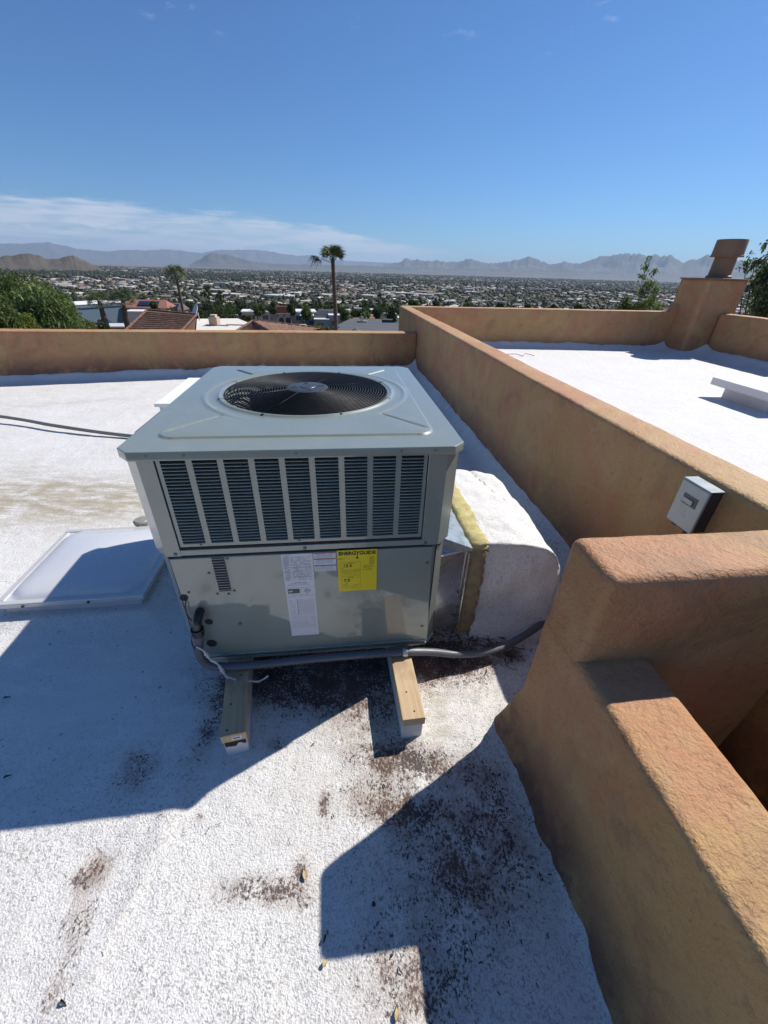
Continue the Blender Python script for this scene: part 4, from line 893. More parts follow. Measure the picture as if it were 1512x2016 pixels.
# small things on the roof
tube_thing('roof_pipe', [(-8.0, 5.3, -0.05), (-5.0, 4.35, -0.01), (-2.99, 3.54, 0.010), (-2.25, 3.19, 0.018), (-1.5, 2.89, 0.02), (-0.5, 2.6, 0.02)], 0.011, simple('weathered_pipe', (0.26, 0.24, 0.21), 0.6), 'thin weathered grey pipe lying across the white roof, the rearmost of the pair', 'pipe')
tube_thing('roof_pipe', [(-8.0, 5.26, -0.06), (-5.0, 4.31, -0.02), (-2.99, 3.52, 0.004), (-2.25, 3.168, 0.012), (-1.5, 2.868, 0.014), (-0.5, 2.55, 0.014)], 0.009, simple('weathered_pipe_dark', (0.16, 0.145, 0.13), 0.6), 'darker thin pipe lying just in front of its paler twin on the roof', 'pipe')
vb = empty('duct_curb', PQ(-1.22, 3.12, 0), ANG); tag(vb, 'white boxed roof curb standing just behind the air conditioner', 'roof curb')
MB().box(0.03, 0.70, 0.03, 1.10, -0.05, 0.215).build('curb_box', simple('white_painted_curb', (0.66, 0.65, 0.65), 0.7, 0, 0.06, 5), vb, bevel=0.006)
MB().box(0, 0.73, 0, 1.13, 0.2155, 0.25).build('curb_cap', simple('white_painted_cap', (0.80, 0.80, 0.80), 0.6, 0, 0.04, 5), vb, bevel=0.006)
ps_ = MB(); ps_.lathe([(0.05, 0.0), (0.045, 0.01), (0.03, 0.012), (0.03, 0.10), (0.042, 0.101), (0.044, 0.118), (0.036, 0.126), (0.0, 0.128)], (0, 0), 20)
o = ps_.build('pipe_vent', simple('grey_vent_cap', (0.25, 0.25, 0.22), 0.6), None, smooth='auto'); o.location = PQ(-0.60, 1.10, 0.0); tag(o, 'small capped vent pipe poking out behind the left side of the unit', 'vent pipe')
vr = empty('low_roof_vent', PQ(6.2, 3.55, 0.05), ANG); tag(vr, 'low white roof vent with an overhanging slab top on the neighbouring roof', 'roof vent')
MB().box(-0.33, 0.35, -0.33, 0.33, -0.03, 0.17).build('vent_base', simple('white_vent_base', (0.60, 0.60, 0.60), 0.7, 0, 0.08, 5), vr, bevel=0.02)
b_ = MB().box(-0.47, 0.50, -0.47, 0.44, 0.1705, 0.265); b_.build('vent_top', simple('white_vent_top', (0.66, 0.66, 0.66), 0.6, 0, 0.05, 5), vr, bevel=0.008)
# leaves and twigs on the coating
LEAFD = simple('dry_leaf', (0.42, 0.32, 0.18), 0.8, 0, 0.3, 80); DRK = simple('dark_leaf', (0.06, 0.05, 0.045), 0.8, 0, 0.3, 60)
def leaf(x, y, L, wd, rot, m, label, z=-0.002):
    vs = []; fs = []
    for i in range(9):
        t = i / 8; w_ = wd * math.sin(math.pi * min(1, t * 1.05) ** 0.8) * (0.95 if i < 8 else 0.1); zz_ = 0.004 * math.sin(t * 5) + 0.002
        vs += [((t - .5) * L, -w_, zz_ + 0.004), ((t - .5) * L, 0, zz_), ((t - .5) * L, w_, zz_ + 0.005)]
    for i in range(8):
        for k in range(2): fs.append((i * 3 + k, i * 3 + 3 + k, i * 3 + 4 + k, i * 3 + 1 + k))
    o = MB().add(vs, fs).build('dry_leaf', m, None, smooth=True); o.location = (x, y, z + 0.004); o.rotation_euler = (0.1, -0.12, rot); tag(o, label, 'leaf'); return o
leaf(-0.193, 0.424, 0.030, 0.007, 1.9, LEAFD, 'curled tan leaf lying beside the tip of the stub wall shadow')
leaf(-0.113, 0.259, 0.018, 0.005, 1.2, LEAFD, 'small tan leaf below the lower corner of the stepped shadow')
leaf(0.062, 0.185, 0.026, 0.006, 1.4, LEAFD, 'pale leaf at the bottom edge of the sunlit strip')
leaf(-1.438, 0.923, 0.022, 0.004, 0.5, DRK, 'dark seed pod in the blue shade below the skylight')
leaf(-1.209, 0.648, 0.020, 0.004, 0.7, DRK, 'dark pod near the lower edge of the blue shade')
leaf(0.002, 0.367, 0.014, 0.006, 1.3, DRK, 'tiny dark leaf on the pale streak inside the stepped shadow')
leaf(-0.120, 0.30, 0.020, 0.004, 1.3, DRK, 'brown pod on the lower left corner of the stepped shadow')
leaf(-0.70, 0.185, 0.020, 0.004, -0.4, DRK, 'dark twig bit at the foot of the long brown streak')
def twigs(name, n, cx, cy, sx, sy, label, L=(0.01, 0.04), r=0.0012, seed=1):
    rn = random.Random(seed); b_ = MB()
    for i in range(n):
        x, y, a, l = rn.gauss(0, sx), rn.gauss(0, sy), rn.uniform(0, 6.3), rn.uniform(*L)
        b_.tube([(x, y, 0.006), (x + l * .5 * math.cos(a), y + l * .5 * math.sin(a), 0.009), (x + l * math.cos(a + .3), y + l * math.sin(a + .3), 0.006)], r, 4)
    o = b_.build(name, DRK, None); o.location = (cx, cy, 0.0); tag(o, label, 'twigs', kind='stuff'); return o
twigs('twig_litter', 110, 0.42, 1.24, 0.12, 0.06, 'dark twigs and dead leaves littering the roof under the duct', (0.01, 0.05), 0.0018, 4)
twigs('fine_litter', 70, -0.35, 0.62, 0.35, 0.25, 'thin dark needles scattered over the sunlit coating', (0.006, 0.02), 0.0007, 5)
twigs('shade_litter', 80, 0.22, 0.45, 0.16, 0.16, 'dark crumbs scattered in the stepped shadow', (0.004, 0.014), 0.0016, 6)
b_ = MB(); b_.tube(spline([(0, 0, 0.004), (-0.16, 0.06, 0.03), (-0.26, -0.04, 0.006), (-0.34, 0.05, 0.02), (-0.52, 0.10, 0.004)], 5), 0.006, 5)
o = b_.build('wire_scrap', simple('red_wire', (0.28, 0.12, 0.08), 0.6), None, smooth=True); o.location = PQ(4.45, 6.70, 0.10); tag(o, 'thin reddish scrap of wire lying on the neighbouring white roof', 'wire')
b_ = MB(); b_.tube([(0, 0, 0), (0.001, 0, 0.03)], 0.002, 6); b_.tube([(0.015, 0, 0.012), (0.04, 0.004, 0.010)], 0.004, 5)
o = b_.build('pipe_stub', CAULK, None); o.location = PQ(1.86, 0.72, 0.07); tag(o, 'tiny white wire stub poking up at the foot of the dividing parapet', 'stub')

# ------------------------------------------------------------------ terrain
def ground_z(r):
    return np.interp(r, [0, 9, 14, 30, 60, 110, 200, 400, 900, 3000, 34000], [-4.0, -4.2, -6.5, -8.5, -10.0, -12.2, -19.5, -30, -40, -44, -48])
def terrain():
    rs = np.concatenate([[0.0, 3, 6], np.geomspace(9, 33000, 90)]); na = 128; a = np.linspace(0, 2 * math.pi, na, endpoint=False)
    Rr, A = np.meshgrid(rs, a, indexing='ij'); X = Rr * np.sin(A); Y = Rr * np.cos(A); P = np.stack([X, Y, 0 * X], -1)
    Z = ground_z(Rr) + fbm(P, 0.02, 3) * np.clip((Rr - 20) / 60, 0, 1) * 1.2
    idx = np.arange(Rr.size).reshape(Rr.shape); n2 = np.roll(idx, -1, 1)
    Fq = np.stack([idx[:-1], n2[:-1], n2[1:], idx[1:]], -1).reshape(-1, 4)
    tag(obj('ground', np_mesh('ground', np.stack([X, Y, Z], -1).reshape(-1, 3), Fq, GROUND, True)), kind='structure')
terrain()
def range_(name, tab, dist, depth, m, seed, rough=0.12, base=-46, label=None):
    azs = np.radians(np.array([t[0] for t in tab])); els = np.radians(np.array([t[1] for t in tab])); na = 420; nd = 22
    a = np.linspace(azs[0], azs[-1], na); e = np.interp(a, azs, els); h = HCAM + dist * np.tan(e) - base
    V = []
    for j in range(nd):
        t = j / (nd - 1) * 2 - 1; d = dist + t * depth
        P = np.stack([a * dist * 3 / depth, np.full(na, t * 3.0 + seed), np.full(na, seed * 1.0)], -1)
        rid = 1 - np.abs(fbm(P, 1.0, 5, 0.55)) * 2; fall = np.clip(1 - abs(t) ** 0.9, 0, 1)
        jit = 1 + rough * fbm(np.stack([a * 260, 0 * a + seed, 0 * a], -1), 1, 4)
        z = base - 2 + h * (fall * (0.55 + 0.45 * rid) if abs(t) > 0.06 else 1.0) * jit
        V.append(np.stack([d * np.sin(a), d * np.cos(a), z], -1))
    V = np.array(V); idx = np.arange(na * nd).reshape(nd, na); Fq = np.stack([idx[:-1, :-1], idx[:-1, 1:], idx[1:, 1:], idx[1:, :-1]], -1).reshape(-1, 4)
    o = obj(name, np_mesh(name, V.reshape(-1, 3), Fq, m, True)); tag(o, kind='structure')
range_('mountains', [(-1, 0.6), (0.4, 0.75), (1.2, 0.92), (1.8, 1.3), (2.4, 1.1), (3.1, 1.23), (4.0, 1.0), (5.5, 1.18), (6.4, 1.0), (7.4, 1.01), (8.6, 1.15), (9.4, 1.5), (10.3, 1.2), (11.6, 1.0), (12.6, 1.05), (13.9, 1.22), (15.2, 1.5), (16.1, 1.74), (17.2, 1.4), (18.5, 1.04), (19.3, 1.1), (20.0, 1.3), (21.0, 1.15), (22.2, 1.25), (23.2, 1.7), (24.1, 1.95), (25.3, 2.0), (26.5, 2.12), (28.5, 1.98), (30.3, 2.0), (31.0, 1.7), (31.7, 1.38), (32.5, 1.7), (33.5, 2.05), (34.6, 1.9), (35.5, 1.6), (37, 1.7), (38.4, 1.55), (41, 1.7), (45, 1.2), (52, 0.9), (60, 0.4)], 15000, 1500, MTN, 2.0)
range_('far_mountains', [(-62, 0.7), (-50, 1.1), (-44, 1.0), (-41, 1.15), (-39.6, 1.21), (-38, 1.3), (-35.9, 1.5), (-34.6, 1.3), (-33.7, 1.08), (-31, 0.95), (-29.5, 1.15), (-27, 1.2), (-25.8, 1.32), (-24, 1.28), (-22, 1.1), (-20, 1.5), (-18, 1.55), (-16.1, 1.68), (-13.6, 1.42), (-11, 1.2), (-9.2, 1.35), (-8.0, 0.95), (-5, 0.85), (-2, 0.8), (2, 0.75), (6, 0.95), (9, 0.8), (20, 0.9)], 24000, 2200, MTN, 5.0, 0.06)
range_('foothills', [(-23.5, -0.1), (-22, 0.65), (-21, 1.1), (-20, 1.2), (-18.6, 0.95), (-17, 0.55), (-14, 0.3), (-10, 0.35), (-4, 0.4), (2, 0.38), (10, 0.45), (18, 0.5), (26, 0.4), (36, 0.3), (44, 0.2)], 12500, 900, MTN, 8.0)
range_('brown_hills', [(-60, -0.6), (-52, 0.2), (-45, 0.1), (-42, -0.2), (-40.5, 0.12), (-39.3, 0.30), (-37.9, 0.60), (-37.0, 0.42), (-36.4, 0.12), (-35.9, 0.16), (-35.2, 0.3), (-34.4, 0.55), (-33.8, 0.35), (-33.0, -0.05), (-32.2, -0.55), (-31.5, -0.9)], 3300, 420, HILL, 3.0, 0.10, -43)

# ------------------------------------------------------------------ city
def ico(level):
    bm = bmesh.new(); bmesh.ops.create_icosphere(bm, subdivisions=level, radius=1.0); V = np.array([v.co[:] for v in bm.verts]); Fc = np.array([[v.index for v in f.verts] for f in bm.faces]); bm.free(); return V, Fc
ICO1 = ico(1); ICO2 = ico(2)
GREENS = np.array([(0.035, 0.045, 0.02), (0.045, 0.056, 0.025), (0.024, 0.033, 0.016), (0.06, 0.066, 0.034), (0.042, 0.045, 0.028), (0.065, 0.075, 0.03)])
ROOFC = np.array([(0.52, 0.49, 0.45), (0.36, 0.32, 0.28), (0.16, 0.135, 0.12), (0.20, 0.115, 0.085), (0.22, 0.17, 0.14), (0.10, 0.095, 0.095), (0.55, 0.54, 0.52), (0.24, 0.20, 0.175)])
WALLC = np.array([(0.38, 0.30, 0.23), (0.32, 0.25, 0.19), (0.46, 0.40, 0.34), (0.28, 0.20, 0.15), (0.42, 0.39, 0.36)])
def house_geo(w, d, h, rh, ov=0.5):
    """walls plus hip roof, origin at the ground"""
    V = [(-w, -d, 0), (w, -d, 0), (w, d, 0), (-w, d, 0), (-w, -d, h), (w, -d, h), (w, d, h), (-w, d, h)]
    W_, D_ = w + ov, d + ov; V += [(-W_, -D_, h), (W_, -D_, h), (W_, D_, h), (-W_, D_, h)]
    rl_ = max(0.2, w - d * 0.9); V += [(-rl_, 0, h + rh), (rl_, 0, h + rh)]
    Fc = [(0, 1, 5, 4), (1, 2, 6, 5), (2, 3, 7, 6), (3, 0, 4, 7), (8, 9, 13, 12), (10, 11, 12, 13), (9, 10, 13, 13), (11, 8, 12, 12), (8, 11, 10, 9)]
    return np.array(V, float), Fc
def flat_geo(w, d, h):
    V = [(-w, -d, 0), (w, -d, 0), (w, d, 0), (-w, d, 0), (-w, -d, h), (w, -d, h), (w, d, h), (-w, d, h)]
    return np.array(V, float), [(0, 1, 5, 4), (1, 2, 6, 5), (2, 3, 7, 6), (3, 0, 4, 7), (4, 5, 6, 7)]
GROT = rad(-16)
def in_view(x, y, m=57): return (y > 0) and abs(math.degrees(math.atan2(x, y))) < m
sites = []; tsites = []
rc_ = random.Random(21)
def clear_site(x, y):
    r = math.hypot(x, y); return r > 118
# dense grid out to 2.4 km, sparse beyond
def gen(rmin, rmax, sx, sy, keep):
    n1_, n2_ = int(rmax / sx) + 1, int(rmax / sy) + 1; cg, sg = math.cos(GROT), math.sin(GROT)
    for i in range(-n1_, n1_):
        for j in range(-n2_, n2_):
            u, v = (i + rc_.uniform(-.18, .18)) * sx, (j + (0.16 if j % 2 else -0.16)) * sy + rc_.uniform(-2, 2); x, y = u * cg - v * sg, u * sg + v * cg; r = math.hypot(x, y)
            if rmin <= r < rmax and in_view(x, y) and rc_.random() < keep * float(np.clip(1.0 + 1.6 * fbm(np.array([[x, y, 0.0]]), 0.0032, 2)[0], 0.25, 1.15)): yield x, y, r
for x, y, r in gen(165, 900, 22, 33, 0.88): sites.append((x, y, r, 0))
for x, y, r in gen(900, 2600, 27, 40, 0.72): sites.append((x, y, r, 0))
for x, y, r in gen(2600, 6500, 75, 90, 0.55): sites.append((x, y, r, 1))
sites.sort(key=lambda s: s[2])
variants = []
def hmesh(V, Fc, rc, wc, hip):
    V = np.array(V); fs = [tuple(dict.fromkeys(f)) for f in Fc]; c = [wc] * 4 + ([rc] * 4 + [wc] if hip else [rc]); return np_mesh('house', V, fs, BUILD, False, cols=np.array(c))
for k in range(10):
    w, d = rc_.uniform(6, 9.5), rc_.uniform(4.5, 6.5); hip = k % 3 != 0; rc = ROOFC[k % len(ROOFC)] if hip else ROOFC[[0, 6, 1, 6][k // 3]]; wc = WALLC[k % len(WALLC)]
    V, Fc = house_geo(w, d, 2.9, rc_.uniform(1.2, 1.9)) if hip else flat_geo(w, d, 3.4); variants.append(hmesh(V, Fc, rc, wc, hip))
HL = {}
for k, m_ in enumerate(variants):
    hip = k % 3 != 0; cn = ['pale', 'sandy', 'dark brown', 'rust red', 'tan', 'charcoal', 'bright white', 'greyish'][k % 8]
    HL[m_.name] = ('valley house with a %s hipped roof among the treetops' % cn) if hip else 'valley house with a %s flat roof among the treetops' % ['chalky', 'bright', 'beige', 'cream'][k // 3]
for x, y, r, big in sites[:300]:
    o = bpy.data.objects.new('valley_house', rc_.choice(variants)); o.location = (x, y, float(ground_z(r)) - 0.2); o.rotation_euler = (0, 0, GROT + rc_.choice((0, 0, math.pi / 2)) + rc_.uniform(-.05, .05)); COL.objects.link(o)
    tag(o, HL[o.data.name], 'house', 'houses spread over the valley')
def bulk_houses(S):
    VV = []; QQ = []; CC = []; off = 0
    hip_t = house_geo(1, 1, 1, 1, 0.06)
    for x, y, r, big in S:
        if big: w, d, h = rc_.uniform(7, 14), rc_.uniform(6, 10), rc_.uniform(3, 5)
        else: w, d, h = rc_.uniform(5.5, 9), rc_.uniform(4.5, 6.5), 2.9
        wh = rc_.random()
        if wh < (0.045 if not big else 0.14): w, d, h = w * rc_.uniform(1.2, 2.6), d * rc_.uniform(1.1, 2.2), rc_.uniform(4, 7); flat = True; rc = ROOFC[6] * 1.0
        else: flat = rc_.random() < 0.4; rc = ROOFC[rc_.randrange(len(ROOFC))]
        wc = WALLC[rc_.randrange(len(WALLC))]
        V = np.array([(-w, -d, 0), (w, -d, 0), (w, d, 0), (-w, d, 0), (-w, -d, h), (w, -d, h), (w, d, h), (-w, d, h)]) if flat else np.array([(-w, -d, 0), (w, -d, 0), (w, d, 0), (-w, d, 0), (-w, -d, h), (w, -d, h), (w, d, h), (-w, d, h), (-w * .5, 0, h + 1.6), (w * .5, 0, h + 1.6)])
        a = GROT + (math.pi / 2 if rc_.random() < 0.35 else 0); c, s = math.cos(a), math.sin(a)
        V = np.stack([V[:, 0] * c - V[:, 1] * s + x, V[:, 0] * s + V[:, 1] * c + y, V[:, 2] + float(ground_z(r)) - 0.2], -1); VV.append(V)
        f = [(0, 1, 5, 4), (1, 2, 6, 5), (2, 3, 7, 6), (3, 0, 4, 7)] + ([(4, 5, 6, 7)] if flat else [(4, 5, 9, 8), (6, 7, 8, 9), (5, 6, 9), (7, 4, 8)])
        QQ += [tuple(i + off for i in q) for q in f]; CC += [wc] * 4 + [rc] * (len(f) - 4); off += len(V)
    tag(obj('distant_houses', np_mesh('distant_houses', np.concatenate(VV), QQ, BUILD, False, cols=np.array(CC))), 'pale specks of distant roofs filling the valley to the mountains', 'houses', kind='stuff')
bulk_houses(sites[300:])
# trees of the valley
def leaf_cloud(lobes, n, size, rng, flat=0.0, cols=GREENS, shell=0.55):
    lob = np.array(lobes); w = lob[:, 3] * lob[:, 4] * lob[:, 5]; pick = rng.choice(len(lob), n, p=w / w.sum()); L = lob[pick]
    d = rng.normal(size=(n, 3)); d /= np.linalg.norm(d, axis=1, keepdims=True); rr = shell + (1 - shell) * rng.random(n) ** 0.7; C = L[:, :3] + d * rr[:, None] * L[:, 3:6]
    C += 0.10 * rng.normal(size=(n, 3)) * L[:, 3:6]
    a = rng.normal(size=(n, 3)); a /= np.linalg.norm(a, axis=1, keepdims=True); b_ = np.cross(a, rng.normal(size=(n, 3))); b_ /= np.linalg.norm(b_, axis=1, keepdims=True)
    s = size * (0.6 + 0.8 * rng.random(n))[:, None]
    V = np.stack([C - a * s, C + b_ * s * 0.55, C + a * s, C - b_ * s * 0.55], 1).reshape(-1, 3); Fc = np.arange(4 * n).reshape(n, 4)
    ci = (pick * 7 + (rng.random(n) < 0.35) * 3) % len(cols); c = cols[ci] * (0.75 + 0.5 * rng.random(n))[:, None]
    return V, Fc, c
def tree_mesh(name, seed, h, rw, n, size, cols=GREENS, nl=8):
    rng = np.random.default_rng(seed); lobes = []
    for k in range(nl): a = rng.uniform(0, 6.28); rr = rng.uniform(0.1, 0.62) * rw; s = rng.uniform(0.34, 0.58) * rw; lobes.append((rr * math.cos(a), rr * math.sin(a), h * rng.uniform(0.45, 0.82), s, s, s * rng.uniform(0.6, 0.9)))
    V, Fc, c = leaf_cloud(lobes, n, size, rng, cols=cols); return np_mesh(name, V, Fc, LEAF, False, cols=c)
def far_tree_object_mesh(seed):
    rng = np.random.default_rng(seed); lobes = []
    for k in range(6): a = rng.uniform(0, 6.28); rr = rng.uniform(0.1, 1.5); s = rng.uniform(1.1, 1.8); lobes.append((rr * math.cos(a), rr * math.sin(a), rng.uniform(2.2, 4.2), s, s, s * 0.8))
    V, Fc, c = leaf_cloud(lobes, 520, 0.42, rng)
    b_ = MB(); b_.tube([(0, 0, 0), (0.1, 0, 1.2), (0.0, 0.1, 3.0)], [0.22, 0.16, 0.08], 5)
    V2 = np.array(b_.v); n = len(V); fs = [tuple(f) for f in Fc] + [tuple(i + n for i in f) for f in b_.f]; c = np.concatenate([c, np.full((len(b_.f), 3), 0.06)])
    return np_mesh('valley_tree', np.concatenate([V, V2]), fs, LEAF, False, cols=c)
TV = [far_tree_object_mesh(s) for s in range(5)]
tsites = []
def scatter(rmin, rmax, dens):
    area = 0.5 * rad(114) * (rmax ** 2 - rmin ** 2); n = int(area * dens)
    for _ in range(n):
        r = math.sqrt(rc_.uniform(rmin ** 2, rmax ** 2)); a = rad(rc_.uniform(-57, 57)); (tsites.append((r * math.sin(a), r * math.cos(a), r)) if rc_.random() < 0.72 - 0.9 * float(fbm(np.array([[r * math.sin(a), r * math.cos(a), 4.0]]), 0.004, 2)[0]) else None)
scatter(150, 900, 1 / 85.0); scatter(900, 2600, 1 / 260.0); scatter(2600, 6500, 1 / 1500.0)
tsites.sort(key=lambda t: t[2])
for x, y, r in tsites[:300]:
    o = bpy.data.objects.new('valley_tree', rc_.choice(TV)); s = rc_.uniform(0.8, 1.5); o.scale = (s * rc_.uniform(.9, 1.3), s, s * rc_.uniform(.85, 1.35)); o.rotation_euler = (0, 0, rc_.uniform(0, 6.28)); o.location = (x, y, float(ground_z(r)) - 0.3); COL.objects.link(o)
    tag(o, 'dusty green tree growing among the valley houses', 'tree', 'trees among the valley houses')
def bulk_trees(T):
    T = np.array(T); n = len(T); rng = np.random.default_rng(5)
    near = T[T[:, 2] < 1500]; far = T[T[:, 2] >= 1500]; VV = []; FF = []; CC = []; off = 0
    for S, (iv, ifc), smin, smax in ((near, ICO2, 1.3, 3.5), (far, ICO1, 2.4, 6.0)):
        m = len(S); s = rng.uniform(smin, smax, m); jit = 1 + 0.45 * rng.normal(size=(m, len(iv))); V = iv[None] * jit[..., None] * s[:, None, None]; V[..., 2] = V[..., 2] * 0.72 * rng.uniform(.8, 1.35, m)[:, None] + s[:, None] * 0.75
        V[..., 0] += S[:, 0, None]; V[..., 1] += S[:, 1, None]; V[..., 2] += ground_z(S[:, 2])[:, None]
        F_ = ifc[None] + (np.arange(m) * len(iv))[:, None, None] + off; VV.append(V.reshape(-1, 3)); FF.append(F_.reshape(-1, 3)); off += m * len(iv)
        c = GREENS[rng.integers(0, len(GREENS), m)] * rng.uniform(0.7, 1.35, m)[:, None]; c = c[:, None, :] * rng.uniform(0.7, 1.3, (m, len(ifc), 1)); CC.append(c.reshape(-1, 3))
    tag(obj('distant_trees', np_mesh('distant_trees', np.concatenate(VV), np.concatenate(FF), LEAF, False, cols=np.concatenate(CC))), 'dark green mass of treetops spread over the valley floor', 'trees', kind='stuff')
bulk_trees(tsites[300:])

# palms
def frond_mesh(L=1.15, fan=0.95, droop=0.5, n=15, seed=0):
    """fan frond along +x: stalk, then pleated blades that hang at the tips"""
    rn = random.Random(seed); V = []; Fs = []
    def tri(*p): k = len(V); V.extend(p); Fs.append(tuple(range(k, k + len(p))))
    for s_ in (-1, 1): tri((0, 0.012 * s_, 0), (L, 0.008 * s_, 0.02), (L, -0.004 * s_, 0.03), (0, -0.010 * s_, 0.03))
    for i in range(n):
        a = (i / (n - 1) - 0.5) * rad(210); l = fan * (1 - 0.25 * abs(i / (n - 1) - 0.5) * 2) * rn.uniform(.85, 1.1); w = 0.035
        dx, dy = math.cos(a), math.sin(a); px, py = -dy, dx; m = (L + dx * l * 0.55, dy * l * 0.55, 0.02 - 0.04 * droop); t = (L + dx * l * 0.95, dy * l * 0.92, -droop * l * rn.uniform(.5, .95))
        base = (L, 0, 0.02)
        tri(base, (m[0] + px * w, m[1] + py * w, m[2] - 0.02), m); tri(base, m, (m[0] - px * w, m[1] - py * w, m[2] - 0.02))
        tri((m[0] + px * w, m[1] + py * w, m[2] - 0.02), t, m); tri(m, t, (m[0] - px * w, m[1] - py * w, m[2] - 0.02))
    return np_mesh('frond', np.array(V), Fs, FROND)
FM = [frond_mesh(1.0, 0.9, 0.75, seed=1), frond_mesh(0.85, 0.85, 0.35, seed=2), frond_mesh(1.1, 0.8, 1.1, seed=3)]
FMD = frond_mesh(1.25, 0.85, 1.35, seed=4).copy(); FMD.materials.clear(); FMD.materials.append(FRONDD)
def palm(base, top, r0, r1, nf, elo, ehi, scale, label, seed, bulge=False, dead=None, side=None, group='fan palms rising behind the parapet'):
    rn = random.Random(seed); t = empty('fan_palm', base); tag(t, label, 'palm tree', group); ax_ = top - base; b_ = MB()
    n = 26; pts = []; rs = []
    for i in range(n + 1):
        s = i / n; off_ = Vector((math.sin(s * math.pi) * 0.012 * ax_.length, 0, 0)); pts.append(ax_ * s + off_); r = r0 + (r1 - r0) * s
        if bulge: r *= 1 + 0.5 * math.exp(-((s - 0.72) / 0.14) ** 2)
        rs.append(r * (1 + 0.10 * (i % 2)) )
    b_.tube(pts, rs, 9); b_.build('trunk', simple('palm_trunk', (0.115, 0.075, 0.055), 0.95, 0, 0.35, 5, bmp=0.8, bs=15), t, smooth=True)
    for k in range(nf):
        a = 2.399963 * k + rn.uniform(-.2, .2); e = elo + (ehi - elo) * ((k + 0.5) / nf) ** 0.85 + rn.uniform(-.08, .08)
        if side is not None: a = side[k % 2] + rn.gauss(0, 0.75) if rn.random() < 0.7 else a
        o = bpy.data.objects.new('frond', rn.choice(FM)); o.location = ax_ - Vector((0, 0, 0.15)); o.rotation_euler = (rn.uniform(-.4, .4), -e, a); o.scale = (scale,) * 3; link(o, t)
    if dead:
        for a, e, s in dead: o = bpy.data.objects.new('frond', FMD); o.location = ax_ - Vector((0, 0, 0.2)); o.rotation_euler = (0.2, -e, a); o.scale = (s,) * 3; link(o, t); o['label'] = 'hanging dry frond'
    return t
def gz_at(u, v, D): p = at(u, v, D); return Vector((p.x, p.y, float(ground_z(D))))
tp = at(655, 513, 42); bs = at(656, 652, 42); bs.z = float(ground_z(42)) - 0.2; bs.x += 0.05
palm(bs, tp, 0.22, 0.16, 46, 0.55, 1.45, 0.84, 'tallest fan palm, rising above the horizon with one dead frond hanging out to the side', 1, dead=[(math.pi + 0.15, 0.30, 1.12), (math.pi - 0.1, 0.22, 0.95)], side=(0.15, math.pi - 0.15))
tp = at(346, 541, 62); bs = at(366, 655, 62); k = (float(ground_z(62)) - tp.z) / (bs.z - tp.z); bs = tp + (bs - tp) * k
palm(bs, tp, 0.17, 0.14, 32, -0.30, 1.25, 0.84, 'leaning slender fan palm standing in front of the brown tiled roof', 2)
for (u0, v0, u1, v1, lb, sd_) in ((195, 592, 211, 652, 'short thick fan palm in front of the parked pickup, nearer the green bushes', 3), (242, 590, 251, 650, 'short thick fan palm between the parked pickup and the tiled roof', 4)):
    tp = at(u0, v0, 62); bs = at(u1, v1, 62); k = (float(ground_z(62)) - tp.z) / (bs.z - tp.z); bs = tp + (bs - tp) * min(k, 2.6)
    palm(bs, tp, 0.27, 0.20, 30, -0.35, 1.3, 0.86, lb, sd_, bulge=True)
# slender palms dotted over the valley
pc = MB(); rn = random.Random(5)
pc.tube([(0, 0, 0), (0.1, 0, 7.5)], [0.22, 0.16], 5)
npf = len(pc.f); 
for k in range(26):
    a = rn.uniform(0, 6.28); e = rn.uniform(-0.9, 1.3); l = rn.uniform(1.2, 1.9); d = Vector((math.cos(a) * math.cos(e), math.sin(a) * math.cos(e), math.sin(e))); p_ = Vector((-d.y, d.x, 0)).normalized() * 0.38; c_ = Vector((0.1, 0, 7.5))
    pc.add([c_, c_ + d * l * .7 + p_, c_ + d * l + Vector((0, 0, -.5)), c_ + d * l * .7 - p_], [(0, 1, 2, 3)])
PM = np_mesh('valley_palm', np.array(pc.v, float), pc.f, LEAF, False, cols=np.array([(0.07, 0.05, 0.04)] * npf + [(0.055, 0.07, 0.028)] * (len(pc.f) - npf)))
for k in range(130):
    r = 60 + 700 * rc_.random() ** 1.6 if k > 20 else rc_.uniform(75, 140); a = rad(rc_.uniform(-42, 36)); 
    if r < 118 and a < rad(-9): r += 60
    o = bpy.data.objects.new('valley_palm', PM); s = rc_.uniform(0.6, 1.05) * (0.75 if r < 120 else 1); o.scale = (s, s, s * rc_.uniform(.8, 1.25)); o.location = (r * math.sin(a), r * math.cos(a), float(ground_z(r)) - .3); o.rotation_euler = (0, 0, rc_.uniform(0, 6)); COL.objects.link(o)
    tag(o, 'slender palm standing among the valley trees and roofs', 'palm tree', 'slender palms over the valley')

